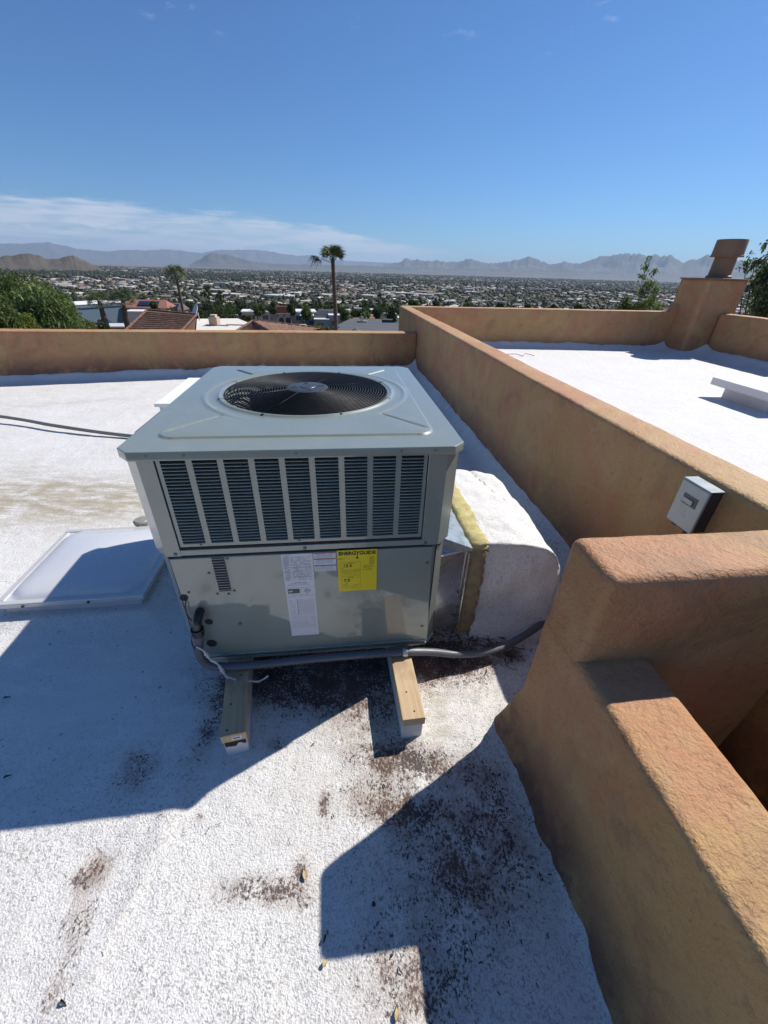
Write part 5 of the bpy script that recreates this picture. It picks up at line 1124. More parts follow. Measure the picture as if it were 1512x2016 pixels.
# ------------------------------------------------------------------ foreground trees
PALO = np.array([(0.14, 0.19, 0.07), (0.11, 0.155, 0.06), (0.17, 0.215, 0.085), (0.085, 0.125, 0.05)])
DKG = np.array([(0.035, 0.055, 0.022), (0.05, 0.075, 0.028), (0.028, 0.042, 0.018), (0.065, 0.09, 0.03)])
MIDG = np.array([(0.07, 0.10, 0.035), (0.095, 0.13, 0.045), (0.05, 0.075, 0.028), (0.12, 0.15, 0.05)])
def big_tree(base, lobes, n, size, cols, label, cat='tree', name='tree', seed=1, limbs=6, shell=0.4, group=None, wisp=0, thick=1.0):
    rng = np.random.default_rng(seed); rn = random.Random(seed); t = empty(name, base); tag(t, label, cat, group)
    V, Fc, c = leaf_cloud(lobes, n, size, rng, cols=cols, shell=shell)
    if wisp:   # drooping sprays
        m = n // 4; i0 = rng.integers(0, n, m); C = V.reshape(-1, 4, 3)[i0].mean(1); ln = rng.uniform(.5, 1.0, m)[:, None] * wisp; d = rng.normal(size=(m, 3)) * 0.35; d[:, 2] = -0.6 - rng.random(m) * 0.5 + 1.3 * (rng.random(m) < 0.4)
        w_ = np.cross(d, rng.normal(size=(m, 3))); w_ /= np.linalg.norm(w_, axis=1, keepdims=True); E = C + d * ln
        V2 = np.stack([C, (C + E) / 2 + w_ * 0.03, E, (C + E) / 2 - w_ * 0.03], 1).reshape(-1, 3); F2 = np.arange(4 * m).reshape(m, 4) + len(V); V = np.concatenate([V, V2]); Fc = np.concatenate([Fc, F2]); c = np.concatenate([c, cols[rng.integers(0, len(cols), m)] * 1.15])
    obj('crown', np_mesh('crown', V, Fc, LEAF, False, cols=c), t)
    b_ = MB(); zc = min(l[2] for l in lobes)
    cx = sum(l[0] for l in lobes) / len(lobes); cy = sum(l[1] for l in lobes) / len(lobes)
    b_.tube([(0, 0, -1.5), (0.05, 0.02, max(0.2, zc * 0.3)), (cx * .5, cy * .5, max(0.5, zc * 0.7))], [0.20 * thick, 0.15 * thick, 0.11 * thick], 7)
    for k in range(limbs):
        l = lobes[rn.randrange(len(lobes))]; b_.tube(spline([(cx * .4, cy * .4, max(0.4, zc * .6)), ((l[0] + cx * .4) * .5, (l[1] + cy * .4) * .5, l[2] * .75), (l[0], l[1], l[2] + l[5] * .4)], 4), [(0.08 - 0.0075 * i) * thick for i in range(9)], 5)
    b_.build('trunk', BARK, t, smooth=True); return t
def lobes_px(base, spec, D):
    """lobes given as picture centre, radius in metres, all near distance D"""
    out = []
    for u, v, r, dd in spec: p = at(u, v, D + dd); out.append((p.x - base.x, p.y - base.y, p.z - base.z, r, r * 1.1, r * 0.85))
    return out
def T(u, D): p = at(u, 640, D); return Vector((p.x, p.y, float(ground_z(D))))
b0 = T(40, 24); big_tree(b0, lobes_px(b0, [(20, 585, 1.1, 0), (60, 580, 1.0, 1), (0, 600, 1.1, .5), (85, 600, 0.9, 1.5), (-30, 590, 1.4, 1), (45, 625, 0.9, 1)], 24), 20000, 0.042, MIDG, 'dark green bushy tree at the far left edge behind the parapet', seed=3, wisp=0.2)
b0 = T(95, 20); big_tree(b0, lobes_px(b0, [(75, 592, .62, 0), (100, 597, .62, .4), (118, 615, .60, .2), (80, 620, .72, .5), (60, 645, .8, .2), (105, 640, .72, 0), (130, 640, .5, .3)], 20), 34000, 0.030, PALO, 'feathery light green palo verde tree beside the blue-grey building', seed=5, wisp=0.32, shell=0.15)
b0 = T(4, 17); big_tree(b0, lobes_px(b0, [(-5, 620, .45, 0), (10, 640, .4, 0), (-30, 610, .6, 0)], 17), 6000, 0.035, MIDG, 'green shrub cut off by the left edge of the photo', 'shrub', 'shrub', 7, 3, wisp=0.2)
b0 = T(55, 18); big_tree(b0, lobes_px(b0, [(52, 628, .22, 0), (45, 640, .3, 0), (60, 645, .25, 0)], 18), 2500, 0.03, np.array([(0.2, 0.22, 0.04), (0.15, 0.18, 0.04)]), 'yellow-green bush in front of the brown wall at the left', 'shrub', 'shrub', 8, 2)
for (u, v, r, D, lb, sd_, cols) in ((160, 640, 0.42, 26, 'round green shrub between the palo verde and the parked pickup', 11, MIDG), (176, 641, 0.28, 27, 'yellowish shrub just beside the parked pickup', 12, np.array([(0.2, 0.19, 0.06), (0.13, 0.14, 0.04)])), (203, 643, 0.28, 30, 'small dark bush at the foot of the short palms', 13, DKG)):
    b0 = T(u, D); big_tree(b0, lobes_px(b0, [(u, v, r, 0), (u + 6, v + 4, r * .8, 0), (u - 6, v + 5, r * .8, 0)], D), 1800, 0.04, cols, lb, 'shrub', 'shrub', sd_, 2)
mid = [  # u, v, radius px, distance, label, colours
    (430, 592, 40, 66, 'broad dark green tree behind the white chimney stub', DKG), (345, 603, 26, 68, 'dark hedge-like tree behind the leaning palm', DKG), (305, 597, 17, 72, 'brownish green tree behind the solar panelled roof', MIDG),
    (392, 604, 22, 64, 'round dark tree just behind the satellite dish', DKG), (455, 622, 16, 58, 'low dark shrub to the right of the white chimney stub', DKG), (487, 622, 12, 57, 'low spiky shrub before the solar panels of the arched house', MIDG), (505, 595, 17, 95, 'light green tree above the solar panels of the arched house', MIDG), (535, 592, 14, 105, 'pale green tree behind the red roofed entry', MIDG),
    (625, 640, 20, 50, 'clump of young palms at the foot of the tallest palm', MIDG), (644, 645, 12, 49, 'pale spiky agave clump beside the tallest palm', PALO), (680, 606, 15, 80, 'green tree just right of the tallest palm', MIDG), (705, 600, 19, 85, 'bushy tree behind the brown hip roof', DKG), (718, 612, 13, 82, 'yellow-green shrub behind the brown hip roof', PALO), (742, 604, 16, 88, 'dark tree to the left of the pale flat house', DKG), (770, 600, 22, 84, 'tall dark trees beside the end of the dividing parapet', DKG), (600, 598, 18, 100, 'tree beyond the grey modern house', MIDG), (572, 600, 12, 96, 'small tree between the red entry and the grey house', DKG),
    (815, 592, 14, 120, 'tree above the end of the dividing parapet', DKG), (860, 594, 11, 130, 'dark round treetop over the far parapet near the divider', DKG), (925, 590, 13, 120, 'palm-like leafy clump over the far parapet', MIDG), (985, 597, 10, 125, 'olive treetop over the middle of the far parapet', MIDG), (1040, 597, 12, 120, 'green treetop over the far parapet', DKG), (1140, 600, 11, 120, 'low treetop over the far parapet before the young tree', DKG), (1185, 602, 9, 118, 'small bright treetop over the far parapet', MIDG), (1090, 600, 9, 119, 'grey-green treetop over the far parapet', DKG)]
for i, (u, v, rp, D, lb, cols) in enumerate(mid):
    a0, e0 = azel(u - rp, v); a1, e1 = azel(u + rp, v); R0 = abs(a1 - a0) / 2 * D * 1.0; b0 = T(u, D); c = at(u, v, D); c.z -= 0.45 * R0; rn = random.Random(i); L = []
    for k in range(7): a = rn.uniform(0, 6.28); q_ = rn.uniform(.1, .65) * R0; s = rn.uniform(.35, .55) * R0; L.append((c.x - b0.x + q_ * math.cos(a), c.y - b0.y + q_ * math.sin(a), c.z - b0.z + rn.uniform(-1.0, .25) * R0, s, s, s * .9))
    big_tree(b0, L, 2600, 0.05 * D / 40 + 0.03, cols, lb, 'tree', 'tree', 40 + i, 4)
# young tree above the far parapet, and the drooping tree at the right edge
b0 = T(1270, 17); b0.z = -4.5
spec = [(1279, 510, .10, 0), (1272, 525, .16, .1), (1288, 535, .15, 0), (1264, 545, .15, 0), (1280, 558, .20, .1), (1266, 575, .22, 0), (1290, 570, .16, 0), (1282, 595, .26, 0), (1260, 603, .22, 0), (1294, 606, .18, 0)]
big_tree(b0, lobes_px(b0, spec, 17), 1500, 0.028, np.array([(0.12, 0.17, 0.06), (0.17, 0.22, 0.07), (0.09, 0.12, 0.05)]), 'slender young tree with airy leaves standing left of the chimney', seed=31, shell=0.0, limbs=12, thick=0.16, wisp=0.12)
b0 = T(1235, 17); b0.z = -4.5
big_tree(b0, lobes_px(b0, [(1234, 590, .16, 0), (1230, 603, .24, 0), (1240, 610, .2, 0)], 17), 700, 0.035, MIDG, 'small leafy shrub top beside the young tree, above the far parapet', 'shrub', 'shrub', 32, 3, shell=0.1)
b0 = T(1540, 14); b0.z = -4.5
spec = [(1502, 482, .12, 0), (1478, 500, .10, 0), (1468, 522, .16, 0), (1485, 517, .16, 0.1), (1500, 540, .2, 0), (1520, 520, .3, 0), (1490, 560, .26, 0), (1503, 590, .33, 0), (1497, 612, .28, 0), (1535, 560, .4, 0), (1540, 610, .5, 0), (1520, 600, .3, 0)]
RT = big_tree(b0, lobes_px(b0, spec, 14), 4200, 0.030, np.array([(0.07, 0.10, 0.05), (0.10, 0.14, 0.075), (0.05, 0.07, 0.04), (0.14, 0.18, 0.09)]), 'drooping leafy tree at the right edge behind the chimney', seed=33, shell=0.0, limbs=14, wisp=0.22, thick=0.3)
br = MB(); rn = random.Random(12)
for k in range(16):
    p0_ = at(1535, 575 + rn.uniform(-40, 40), 14) - b0; p2_ = at(rn.uniform(1462, 1505), rn.uniform(500, 610), 14) - b0; pm = (p0_ + p2_) / 2 + Vector((0, 0, rn.uniform(.1, .35))); br.tube(spline([p0_, pm, p2_], 6), [0.022 - 0.0014 * i for i in range(13)], 5)
br.build('branch', BARK, RT, smooth=True)

# ------------------------------------------------------------------ foreground houses
def frame_at(u, v, D, rz): p = at(u, v, D); return p, rz
def bld(name, base, rz, label, cat='house', group=None): t = empty(name, base, rz); return tag(t, label, cat, group)
PB = lambda c, nm: simple(nm, c, 0.8, 0, 0.08, 0.8)
def window(parent, x, y, z, w, h, face='y'):
    f_ = MB()
    t = 0.06
    for a in ((x - w / 2, x + w / 2, z, z + t), (x - w / 2, x + w / 2, z + h - t, z + h), (x - w / 2, x - w / 2 + t, z + t, z + h - t), (x + w / 2 - t, x + w / 2, z + t, z + h - t), (x - t / 2, x + t / 2, z + t, z + h - t)): f_.box(a[0], a[1], y - 0.05, y + 0.02, a[2], a[3])
    fr_ = f_.build('window', PB((0.5, 0.5, 0.48), 'window_frame'), parent); MB().box(x - w / 2 + t, x + w / 2 - t, y - 0.01, y + 0.01, z + t, z + h - t).build('pane', GLASS, fr_)
def ac_box(parent, x, y, z, w=1.3, d=1.1, h=1.0):
    r_ = MB().box(x, x + w, y, y + d, z + 0.15, z + h).build('rooftop_unit', PB((0.55, 0.55, 0.53), 'unit_cream'), parent, bevel=0.03)
    MB().lathe([(0.42, z + h), (0.42, z + h + 0.05), (0.36, z + h + 0.05), (0.36, z + h + 0.01), (0, z + h + 0.01)], (x + w / 2, y + d / 2), 16).build('fan_ring', DARK, r_)
    MB().box(x + 0.15, x + w - 0.15, y - 0.03, y - 0.001, z + 0.35, z + h - 0.15).build('grille', PB((0.12, 0.12, 0.12), 'grille_dark'), r_)
# blue-grey flat building with a white roof
cA = at(136, 612, 115); cB = at(263, 596, 124); wv = cB - cA; L_ = math.hypot(wv.x, wv.y); rz = math.atan2(wv.y, wv.x); zr = at(150, 602, 116).z
cA.z = cB.z = 0
B1 = bld('building', Vector((cA.x, cA.y, zr)), rz, 'long blue-grey flat-roofed building with two cooling units on its white roof', 'building')
MB().box(0, L_, 0.0, 11, -8, -0.5).build('wall', PB((0.115, 0.165, 0.22), 'blue_grey_wall'), B1)
MB().box(-0.2, L_ + 0.2, -0.2, 0.0, -0.5, 0.15).build('fascia', PB((0.13, 0.17, 0.22), 'blue_grey_fascia'), B1)
MB().box(-0.2, L_ + 0.2, 0.001, 11.2, -0.495, 0.0).build('roof', PB((0.74, 0.73, 0.71), 'white_flat_roof'), B1)
MB().box(-0.25, L_ + 0.25, -0.28, -0.05, 0.1505, 0.19).build('coping', PB((0.78, 0.78, 0.76), 'white_coping'), B1)
ac_box(B1, 0.6, 6.0, 0.0, 1.5, 1.3, 1.4); ac_box(B1, 2.6, 6.6, 0.0, 1.6, 1.3, 1.3)
MB().box(L_ - 0.4, L_ - 0.15, -0.36, -0.22, -4.0, -0.1).build('downspout', PB((0.7, 0.7, 0.68), 'white_downspout'), B1)
# pickup parked in front of it
pk = at(205, 637, 112); PT = empty('pickup_truck', Vector((pk.x, pk.y, pk.z - 0.95)), rad(12)); tag(PT, 'dark pickup truck parked below the blue-grey building', 'pickup truck')
BODY = simple('dark_car_paint', (0.02, 0.022, 0.028), 0.25, 0.3, coat=1.0)
MB().prism_y([(-2.7, 0.45), (2.65, 0.45), (2.7, 0.85), (2.45, 1.12), (1.3, 1.2), (0.55, 1.78), (-0.7, 1.82), (-0.95, 1.22), (-2.65, 1.22)], -0.95, 0.95).build('body', BODY, PT, bevel=0.06)
MB().prism_y([(1.12, 1.22), (0.50, 1.70), (-0.62, 1.74), (-0.80, 1.24)], -0.965, 0.965).build('side_window', GLASS, PT)
for sx in (-1.75, 1.75):
    for sy in (-0.92, 0.92):
        w_ = MB().tube([(sx, sy - 0.12, 0.40), (sx, sy + 0.12, 0.40)], 0.40, 18).build('wheel', BLACKR, PT); MB().tube([(sx, sy - 0.13, 0.40), (sx, sy + 0.13, 0.40)], 0.22, 12).build('rim', STEEL, w_)
for sy in (-0.7, 0.7): MB().box(2.62, 2.69, sy - 0.18, sy + 0.18, 0.80, 0.98).build('headlight', GLASS, PT)
cp = at(190, 642, 108); C1 = bld('carport', Vector((cp.x - 0.6, cp.y, cp.z - 1.0)), rad(8), 'low flat white slab roof in front of the parked pickup', 'carport')
MB().box(-2.2, 2.4, -1.2, 1.2, 0.85, 1.0).build('slab', PB((0.6, 0.58, 0.55), 'carport_slab'), C1)
for sx in (-2.0, 2.2): MB().box(sx - .06, sx + .06, -1.0, -.88, -4, 0.849).build('post', PB((0.3, 0.28, 0.25), 'carport_post'), C1)
cp = at(238, 641, 90); C1 = bld('carport', Vector((cp.x, cp.y, cp.z)), rad(14), 'pale flat roof terrace between the short palm and the tiled roof', 'carport')
MB().box(-3.2, 2.0, -1.6, 3.2, -0.15, 0.05).build('slab', PB((0.55, 0.52, 0.48), 'terrace_slab'), C1); MB().box(-3.0, 1.8, -1.4, 3.0, -5.5, -0.151).build('wall', PB((0.22, 0.13, 0.10), 'brown_wall'), C1)
cp = at(272, 612, 112); C1 = bld('carport', Vector((cp.x, cp.y, cp.z)), rad(10), 'white flat patio roof behind the ridge of the brown tiled roof', 'carport')
MB().box(-2.5, 2.5, -1.5, 3, -0.12, 0.05).build('slab', PB((0.68, 0.67, 0.64), 'patio_white'), C1); MB().box(-2.3, 2.3, -1.3, 2.8, -5, -0.121).build('wall', PB((0.5, 0.45, 0.4), 'patio_wall'), C1)

# tiled roofs
def tiled_plane(name, parent, A, B, C_, D_, rows, colsn, amp=0.05):
    """quad A-B (eave) to D-C (ridge), corrugated S-tiles in stepped courses"""
    A, B, C_, D_ = map(Vector, (A, B, C_, D_)); nx = colsn * 4; ny = rows * 2; V = []
    N = (B - A).cross(D_ - A).normalized()
    if N.z < 0: N = -N
    for j in range(ny):
        r_ = j // 2; t = (r_ + (0.0 if j % 2 == 0 else 0.999)) / rows
        for i in range(nx + 1):
            s = i / nx; p = (A.lerp(B, s)).lerp(D_.lerp(C_, s), t); V.append(p + N * (amp * max(0, math.sin(s * colsn * 2 * math.pi)) + (0.05 if j % 2 == 0 else 0.0)))
    idx = np.arange(ny * (nx + 1)).reshape(ny, nx + 1); Fq = np.stack([idx[:-1, :-1], idx[:-1, 1:], idx[1:, 1:], idx[1:, :-1]], -1).reshape(-1, 4)
    o = obj(name, np_mesh(name, np.array([v[:] for v in V]), Fq, TILE), parent); o['kind'] = 'stuff'; return o
def caps(parent, A, B, n, r=0.09, nm='ridge_tile'):
    A, B = Vector(A), Vector(B)
    for i in range(n):
        p, q_ = A.lerp(B, i / n), A.lerp(B, (i + 0.92) / n); MB().tube([p, q_], [r, r * 0.85], 7).build(nm, TILE, parent, smooth='auto')
# gable-ended tiled house
D1 = 36.0
eL = at(238, 662, D1 - 3); eR = at(352, 660, D1 - 4); rR = at(388, 621, D1 + 1.5); rL = at(290, 612, D1 + 4.5)
org = Vector((eL.x, eL.y, eL.z)); H1 = bld('tiled_house', org, 0, 'house with a broad brown tiled roof and orange gable behind the leaning palm')
la = lambda p: p - org
tiled_plane('roof_tiles', H1, la(eL), la(eR), la(rR), la(rL), 12, 34)
caps(H1, la(eR) + Vector((0, 0, .08)), la(rR) + Vector((0, 0, .08)), 14); caps(H1, la(rL) + Vector((0, 0, .08)), la(rR) + Vector((0, 0, .08)), 16); caps(H1, la(eL) + Vector((0, 0, .08)), la(rL) + Vector((0, 0, .08)), 16)
rb = at(386, 652, 41.5); eb = rL + (rb - rR)
tiled_plane('roof_tiles', H1, la(rb), la(eb), la(rL), la(rR), 8, 20)
gw = MB(); g0, g1, g2 = la(eR) + Vector((-.15, .15, -.1)), la(rb) + Vector((-.1, -.2, -.1)), la(rR) + Vector((-.1, 0, -.15)); gw.add([g0, g1, g2, g0 + Vector((0, 0, -5)), g1 + Vector((0, 0, -5))], [(0, 1, 2), (3, 4, 1, 0)]); gw.build('gable_wall', PB((0.50, 0.27, 0.15), 'orange_gable'), H1)
gw = MB(); g0, g1 = la(eL) + Vector((.1, .2, -.1)), la(eR) + Vector((-.1, .2, -.1)); gw.add([g0, g1, g1 + Vector((0, 0, -5)), g0 + Vector((0, 0, -5))], [(0, 1, 2, 3)]); gw.build('wall', PB((0.50, 0.27, 0.15), 'orange_gable'), H1)
# hip-roofed tiled house
D2 = 34.0
hA = at(445, 666, D2 - 2); hB = at(548, 664, D2 - 2); hR = at(497, 634, D2 + 1.5); hR2 = at(500, 632.5, D2 + 3.5)
org2 = hA.copy(); H2 = bld('tiled_house', org2, 0, 'house with a pyramid of brown tiles showing just over the parapet'); lb_ = lambda p: p - org2
tiled_plane('roof_tiles', H2, lb_(hA), lb_(hB), lb_(hR), lb_(hR), 12, 22); hC = hB + Vector((2.4, 5.4, 0.0)); hD = hA + Vector((-.6, 5.6, 0))
tiled_plane('roof_tiles', H2, lb_(hB), lb_(hC), lb_(hR2), lb_(hR), 10, 14); tiled_plane('roof_tiles', H2, lb_(hD), lb_(hA), lb_(hR), lb_(hR2), 10, 14); tiled_plane('roof_tiles', H2, lb_(hC), lb_(hD), lb_(hR2), lb_(hR2), 10, 20)
caps(H2, lb_(hB) + Vector((0, 0, .07)), lb_(hR) + Vector((0, 0, .07)), 12); caps(H2, lb_(hA) + Vector((0, 0, .07)), lb_(hR) + Vector((0, 0, .07)), 14); caps(H2, lb_(hC) + Vector((0, 0, .07)), lb_(hR2) + Vector((0, 0, .07)), 12)
MB().prism([tuple(lb_(p).lerp(lb_(hR), .06)[:2]) for p in (hA, hB, hC, hD)], -4.5, -0.12).build('wall', PB((0.48, 0.30, 0.20), 'tan_house_wall'), H2)
# long low ridge roof just right of it
D3 = 38.0; kA = at(520, 655, D3 - 2); kB = at(622, 657, D3 - 2); kC = at(590, 641, D3 + 2.0); kD = at(530, 638, D3 + 2.0); org3 = kA.copy()
H3 = bld('tiled_house', org3, 0, 'low brown tiled roof lying between the pyramid roof and the tallest palm'); lc_ = lambda p: p - org3
tiled_plane('roof_tiles', H3, lc_(kA), lc_(kB), lc_(kC), lc_(kD), 9, 20); caps(H3, lc_(kD) + Vector((0, 0, .07)), lc_(kC) + Vector((0, 0, .07)), 10)
MB().prism([tuple(lc_(p)[:2]) for p in (kA.lerp(kC, .03), kB.lerp(kD, .05), kC + Vector((0, 3, 0)), kD + Vector((0, 3, 0)))], -4.5, -0.12).build('wall', PB((0.5, 0.34, 0.24), 'tan_house_wall_b'), H3)
# white flat roof with a chimney stub
wA = at(385, 652, 40); wB = at(520, 650, 41); wC = at(468, 630, 50); wD = at(388, 628, 50); zz = (wA.z + wB.z + wC.z) / 3
org4 = Vector((wA.x, wA.y, 0)); org4.z = -5.6
def flat_poly(corners, z, t, name, m, parent, o): MB().prism([((p.x - o.x), (p.y - o.y)) for p in corners], z - t, z).build(name, m, parent)
zf = float(np.mean([wA.z, wD.z])); org4.z = zf
H4 = bld('flat_roofed_house', org4, 0, 'house with a cream flat roof and small chimney stub between the two tiled roofs')
flat_poly([wA, wB, wC, wD], 0.0, 0.25, 'roof', PB((0.68, 0.64, 0.57), 'cream_flat_roof'), H4, org4); 
flat_poly([wA.lerp(wC, .04), wB.lerp(wD, .04), wC.lerp(wA, .04), wD.lerp(wB, .04)], -0.251, 5.0, 'wall', PB((0.55, 0.46, 0.38), 'cream_wall'), H4, org4)
c4 = at(423, 637, 44) - org4; chm = MB().box(c4.x - .38, c4.x + .38, c4.y - .4, c4.y + .4, 0.001, .72).build('chimney', PB((0.50, 0.36, 0.27), 'pink_chimney'), H4); MB().box(c4.x - .24, c4.x + .24, c4.y - .25, c4.y + .25, 0.721, 0.92).build('chimney_cap', PB((0.6, 0.5, 0.42), 'pale_chimney_cap'), chm)
for u0, u1 in ((405, 440), (445, 490)):
    a_, b2 = at(u0, 640, 44) - org4, at(u1, 644, 42) - org4; MB().box(a_.x, b2.x, a_.y, a_.y + .12, 0.002, 0.10).build('roof_curb', PB((0.5, 0.4, 0.32), 'tan_curb'), H4)
# satellite dish
sdp = at(387, 613, 48); SD = empty('satellite_dish', sdp, rad(20)); tag(SD, 'round white satellite dish mounted behind the brown tiled roof', 'satellite dish')
b_ = MB(); b_.lathe([(0.0, 0.0), (0.2, 0.012), (0.4, 0.05), (0.6, 0.11), (0.75, 0.18)], (0, 0), 28); b_.xform(Matrix.Rotation(rad(-62), 4, 'Y') @ Matrix.Rotation(rad(15), 4, 'X')); b_.build('dish', PB((0.72, 0.72, 0.72), 'dish_white'), SD, smooth=True)
MB().tube([(0.1, 0, -0.1), (0.2, 0.1, -4.5)], 0.05, 8).build('mast', STEEL, SD); MB().tube([(-0.1, 0, -0.5), (-0.8, 0, 0.25)], 0.02, 6).build('feed_arm', STEEL, SD)
# arched entry house with red roof and solar panels
aP = at(477, 634, 122); H5 = bld('arched_house', Vector((aP.x, aP.y, aP.z)), rad(14), 'white flat house with a red tiled arched entry and three solar panels')
CRM = PB((0.46, 0.40, 0.35), 'house_cream')
MB().box(0, 9.0, 2.4, 9, -1.5, 2.1).build('wall', CRM, H5); MB().box(-0.2, 9.2, 2.2, 9.2, 2.101, 2.35).build('roof', PB((0.72, 0.70, 0.68), 'house_white_roof'), H5)
MB().box(13.0, 19.5, 1.5, 9, -1.5, 2.2).build('wall', CRM, H5); MB().box(12.8, 19.8, 1.2, 9.2, 2.201, 2.5).build('roof', PB((0.72, 0.70, 0.68), 'house_white_roof'), H5)
for k in range(3):
    p_ = MB().box(-0.65, 0.65, -0.9, 0.9, 0, 0.05); p_.xform(Matrix.Translation((2.6 + 1.42 * k + 0.4, 4.2, 3.0)) @ Matrix.Rotation(rad(28), 4, 'X')); p_.build('solar_panel', SOLAR, H5)
arch = MB(); xs_ = [9.0, 9.45]
arch.box(9.0, 9.5, 1.0, 1.5, -1.5, 1.9); arch.box(10.8, 11.3, 1.0, 1.5, -1.5, 1.9); arch.box(12.6, 13.0, 1.0, 1.5, -1.5, 1.9); arch.box(9.0, 13.0, 1.0, 1.5, 1.0, 1.9)
for cx_ in (10.15, 11.95):
    for k in range(8):
        t0, t1 = math.pi * k / 8, math.pi * (k + 1) / 8; r_ = 0.68; arch.prism_y([(cx_ + r_ * math.cos(t0), 0.35 + r_ * math.sin(t0)), (cx_ + r_ * math.cos(t1), 0.35 + r_ * math.sin(t1)), (cx_ + r_ * math.cos(t1), 1.05), (cx_ + r_ * math.cos(t0), 1.05)], 1.0, 1.5)
arch.build('arcade', CRM, H5); MB().box(9.0, 13.0, 2.2, 3.2, -1.5, 1.9).build('shaded_porch', PB((0.16, 0.13, 0.11), 'porch_wall'), H5)
RED = colattr('x', 0.8); 
rt_ = tiled_plane('roof_tiles', H5, (8.7, 0.5, 1.9), (13.3, 0.5, 1.9), (13.3, 3.4, 3.6), (8.7, 3.4, 3.6), 8, 12, 0.04); rt_.data.materials.clear(); REDT = simple('red_roof_tile', (0.33, 0.10, 0.06), 0.85, 0, 0.25, 2); rt_.data.materials.append(REDT)
for x_, w_ in ((14.8, 1.6), (17.6, 1.4)): window(H5, x_, 1.48, 0.2, w_, 1.3)
window(H5, 2.5, 2.38, 0.3, 1.6, 1.2); window(H5, 6.0, 2.38, 0.3, 1.6, 1.2)
MB().tube([(3.6, 12, -1), (3.6, 12, 8.5)], 0.05, 6).build('flag_pole', PB((0.6, 0.6, 0.6), 'pole_grey'), H5)
# grey modern house
gP = at(592, 640, 118); H6 = bld('modern_house', Vector((gP.x, gP.y, gP.z - 0.6)), rad(10), 'grey modern house of stepped flat-roofed blocks left of the tallest palm')
GR1 = PB((0.11, 0.12, 0.135), 'charcoal_wall'); GR2 = PB((0.26, 0.27, 0.29), 'mid_grey_wall'); WH = PB((0.7, 0.7, 0.7), 'white_parapet_top')
for nm, (x0, x1, y0, y1, z1, m_) in {'a': (0, 3.6, 2, 10, 2.6, GR1), 'b': (3.61, 7.6, 0.5, 9, 1.9, GR2), 'c': (7.61, 10.5, 1.8, 10, 2.8, GR2)}.items():
    MB().box(x0, x1, y0, y1, -2, z1).build('wall', m_, H6); MB().box(x0 - .1, x1 + .05, y0 - .1, y1 + .1, z1 + .001, z1 + .14).build('roof', WH, H6)
tiled_plane('roof_tiles', H6, (3.5, 3.0, 2.1), (11.5, 3.0, 2.1), (10.0, 8.5, 3.7), (5.0, 8.5, 3.7), 8, 10, 0.01).data.materials[0] = PB((0.18, 0.18, 0.17), 'grey_shingle_hip')
MB().box(2.0, 3.3, 1.95, 2.05, -1.8, 1.5).build('garage_door', PB((0.05, 0.06, 0.08), 'dark_garage'), H6)
window(H6, 1.0, 1.98, 0.2, 1.2, 1.3); window(H6, 5.2, 0.48, 0.1, 1.6, 1.1); window(H6, 9.0, 1.78, 0.3, 1.4, 1.3)
# driveway and street in front of these
dvA = [at(540, 640, 52), at(668, 648, 50), at(655, 628, 70), at(560, 626, 72)]
# charcoal shingled roofs
gz = lambda p: p
def gable_roof(parent, A, B, ridgeA, ridgeB, backA, backB, m, nm='roof'):
    b_ = MB(); pts = [A, B, ridgeB, ridgeA, backB, backA]; b_.add(pts, [(0, 1, 2, 3), (3, 2, 4, 5), (0, 3, 5), (1, 4, 2), (0, 5, 4, 1)]); return b_.build(nm, m, parent)
def m_shing(b, p, P):
    n = b.noise(P, 1.2, 4, 0.7); z = b.new('ShaderNodeSeparateXYZ', i={0: P}).outputs[2]; w_ = b.math('FRACT', b.math('MULTIPLY', z, 9.0)); c = b.mix(n, (0.075, 0.085, 0.095), (0.12, 0.13, 0.14))
    b.set(p.inputs['Base Color'], b.mix(b.math('MULTIPLY', b.ramp(w_, 0.0, 0.25, 1, 0), 0.5), c, (0.04, 0.045, 0.05))); p.inputs['Roughness'].default_value = 0.9; bump(b, p, w_, 0.5, 0.03)
SHG = mat('charcoal_shingle', m_shing)
s0 = at(668, 660, 44); S6 = bld('shingled_house', s0, 0, 'charcoal shingled house with a roof cooler, just behind the parapet end'); l6 = lambda u, v, D, dz=0: at(u, v, D) - s0 + Vector((0, 0, dz))
gable_roof(S6, l6(655, 656, 44), l6(795, 660, 42), l6(680, 634, 50), l6(800, 636, 49), l6(690, 642, 56), l6(815, 642, 56), SHG)
gable_roof(S6, l6(655, 644, 56), l6(740, 640, 56), l6(690, 627, 62), l6(748, 628, 62), l6(690, 634, 70), l6(760, 634, 70), SHG)
gable_roof(S6, l6(688, 660, 42), l6(716, 660, 42), l6(701, 646, 43.0), l6(703, 644, 47), l6(690, 650, 47), l6(716, 650, 47), SHG)
flat_poly([at(660, 655, 45), at(795, 655, 44), at(805, 645, 54), at(690, 645, 54)], l6(700, 655, 45).z - .2, 4.0, 'wall', PB((0.4, 0.36, 0.32), 'shingled_house_wall'), S6, s0)
cc = l6(713, 638, 50); MB().box(cc.x - .55, cc.x + .55, cc.y - .5, cc.y + .5, cc.z - .6, cc.z + .35).build('roof_cooler', PB((0.20, 0.20, 0.19), 'cooler_grey'), S6, bevel=.04); MB().box(cc.x - .15, cc.x + .15, cc.y - .15, cc.y + .15, cc.z + .351, cc.z + .8).build('vent_pipe', STEEL, S6)
cc = l6(762, 640, 50); MB().box(cc.x - .6, cc.x + .6, cc.y - .5, cc.y + .5, cc.z - .6, cc.z + .6).build('chimney', PB((0.06, 0.06, 0.07), 'dark_chimney'), S6)
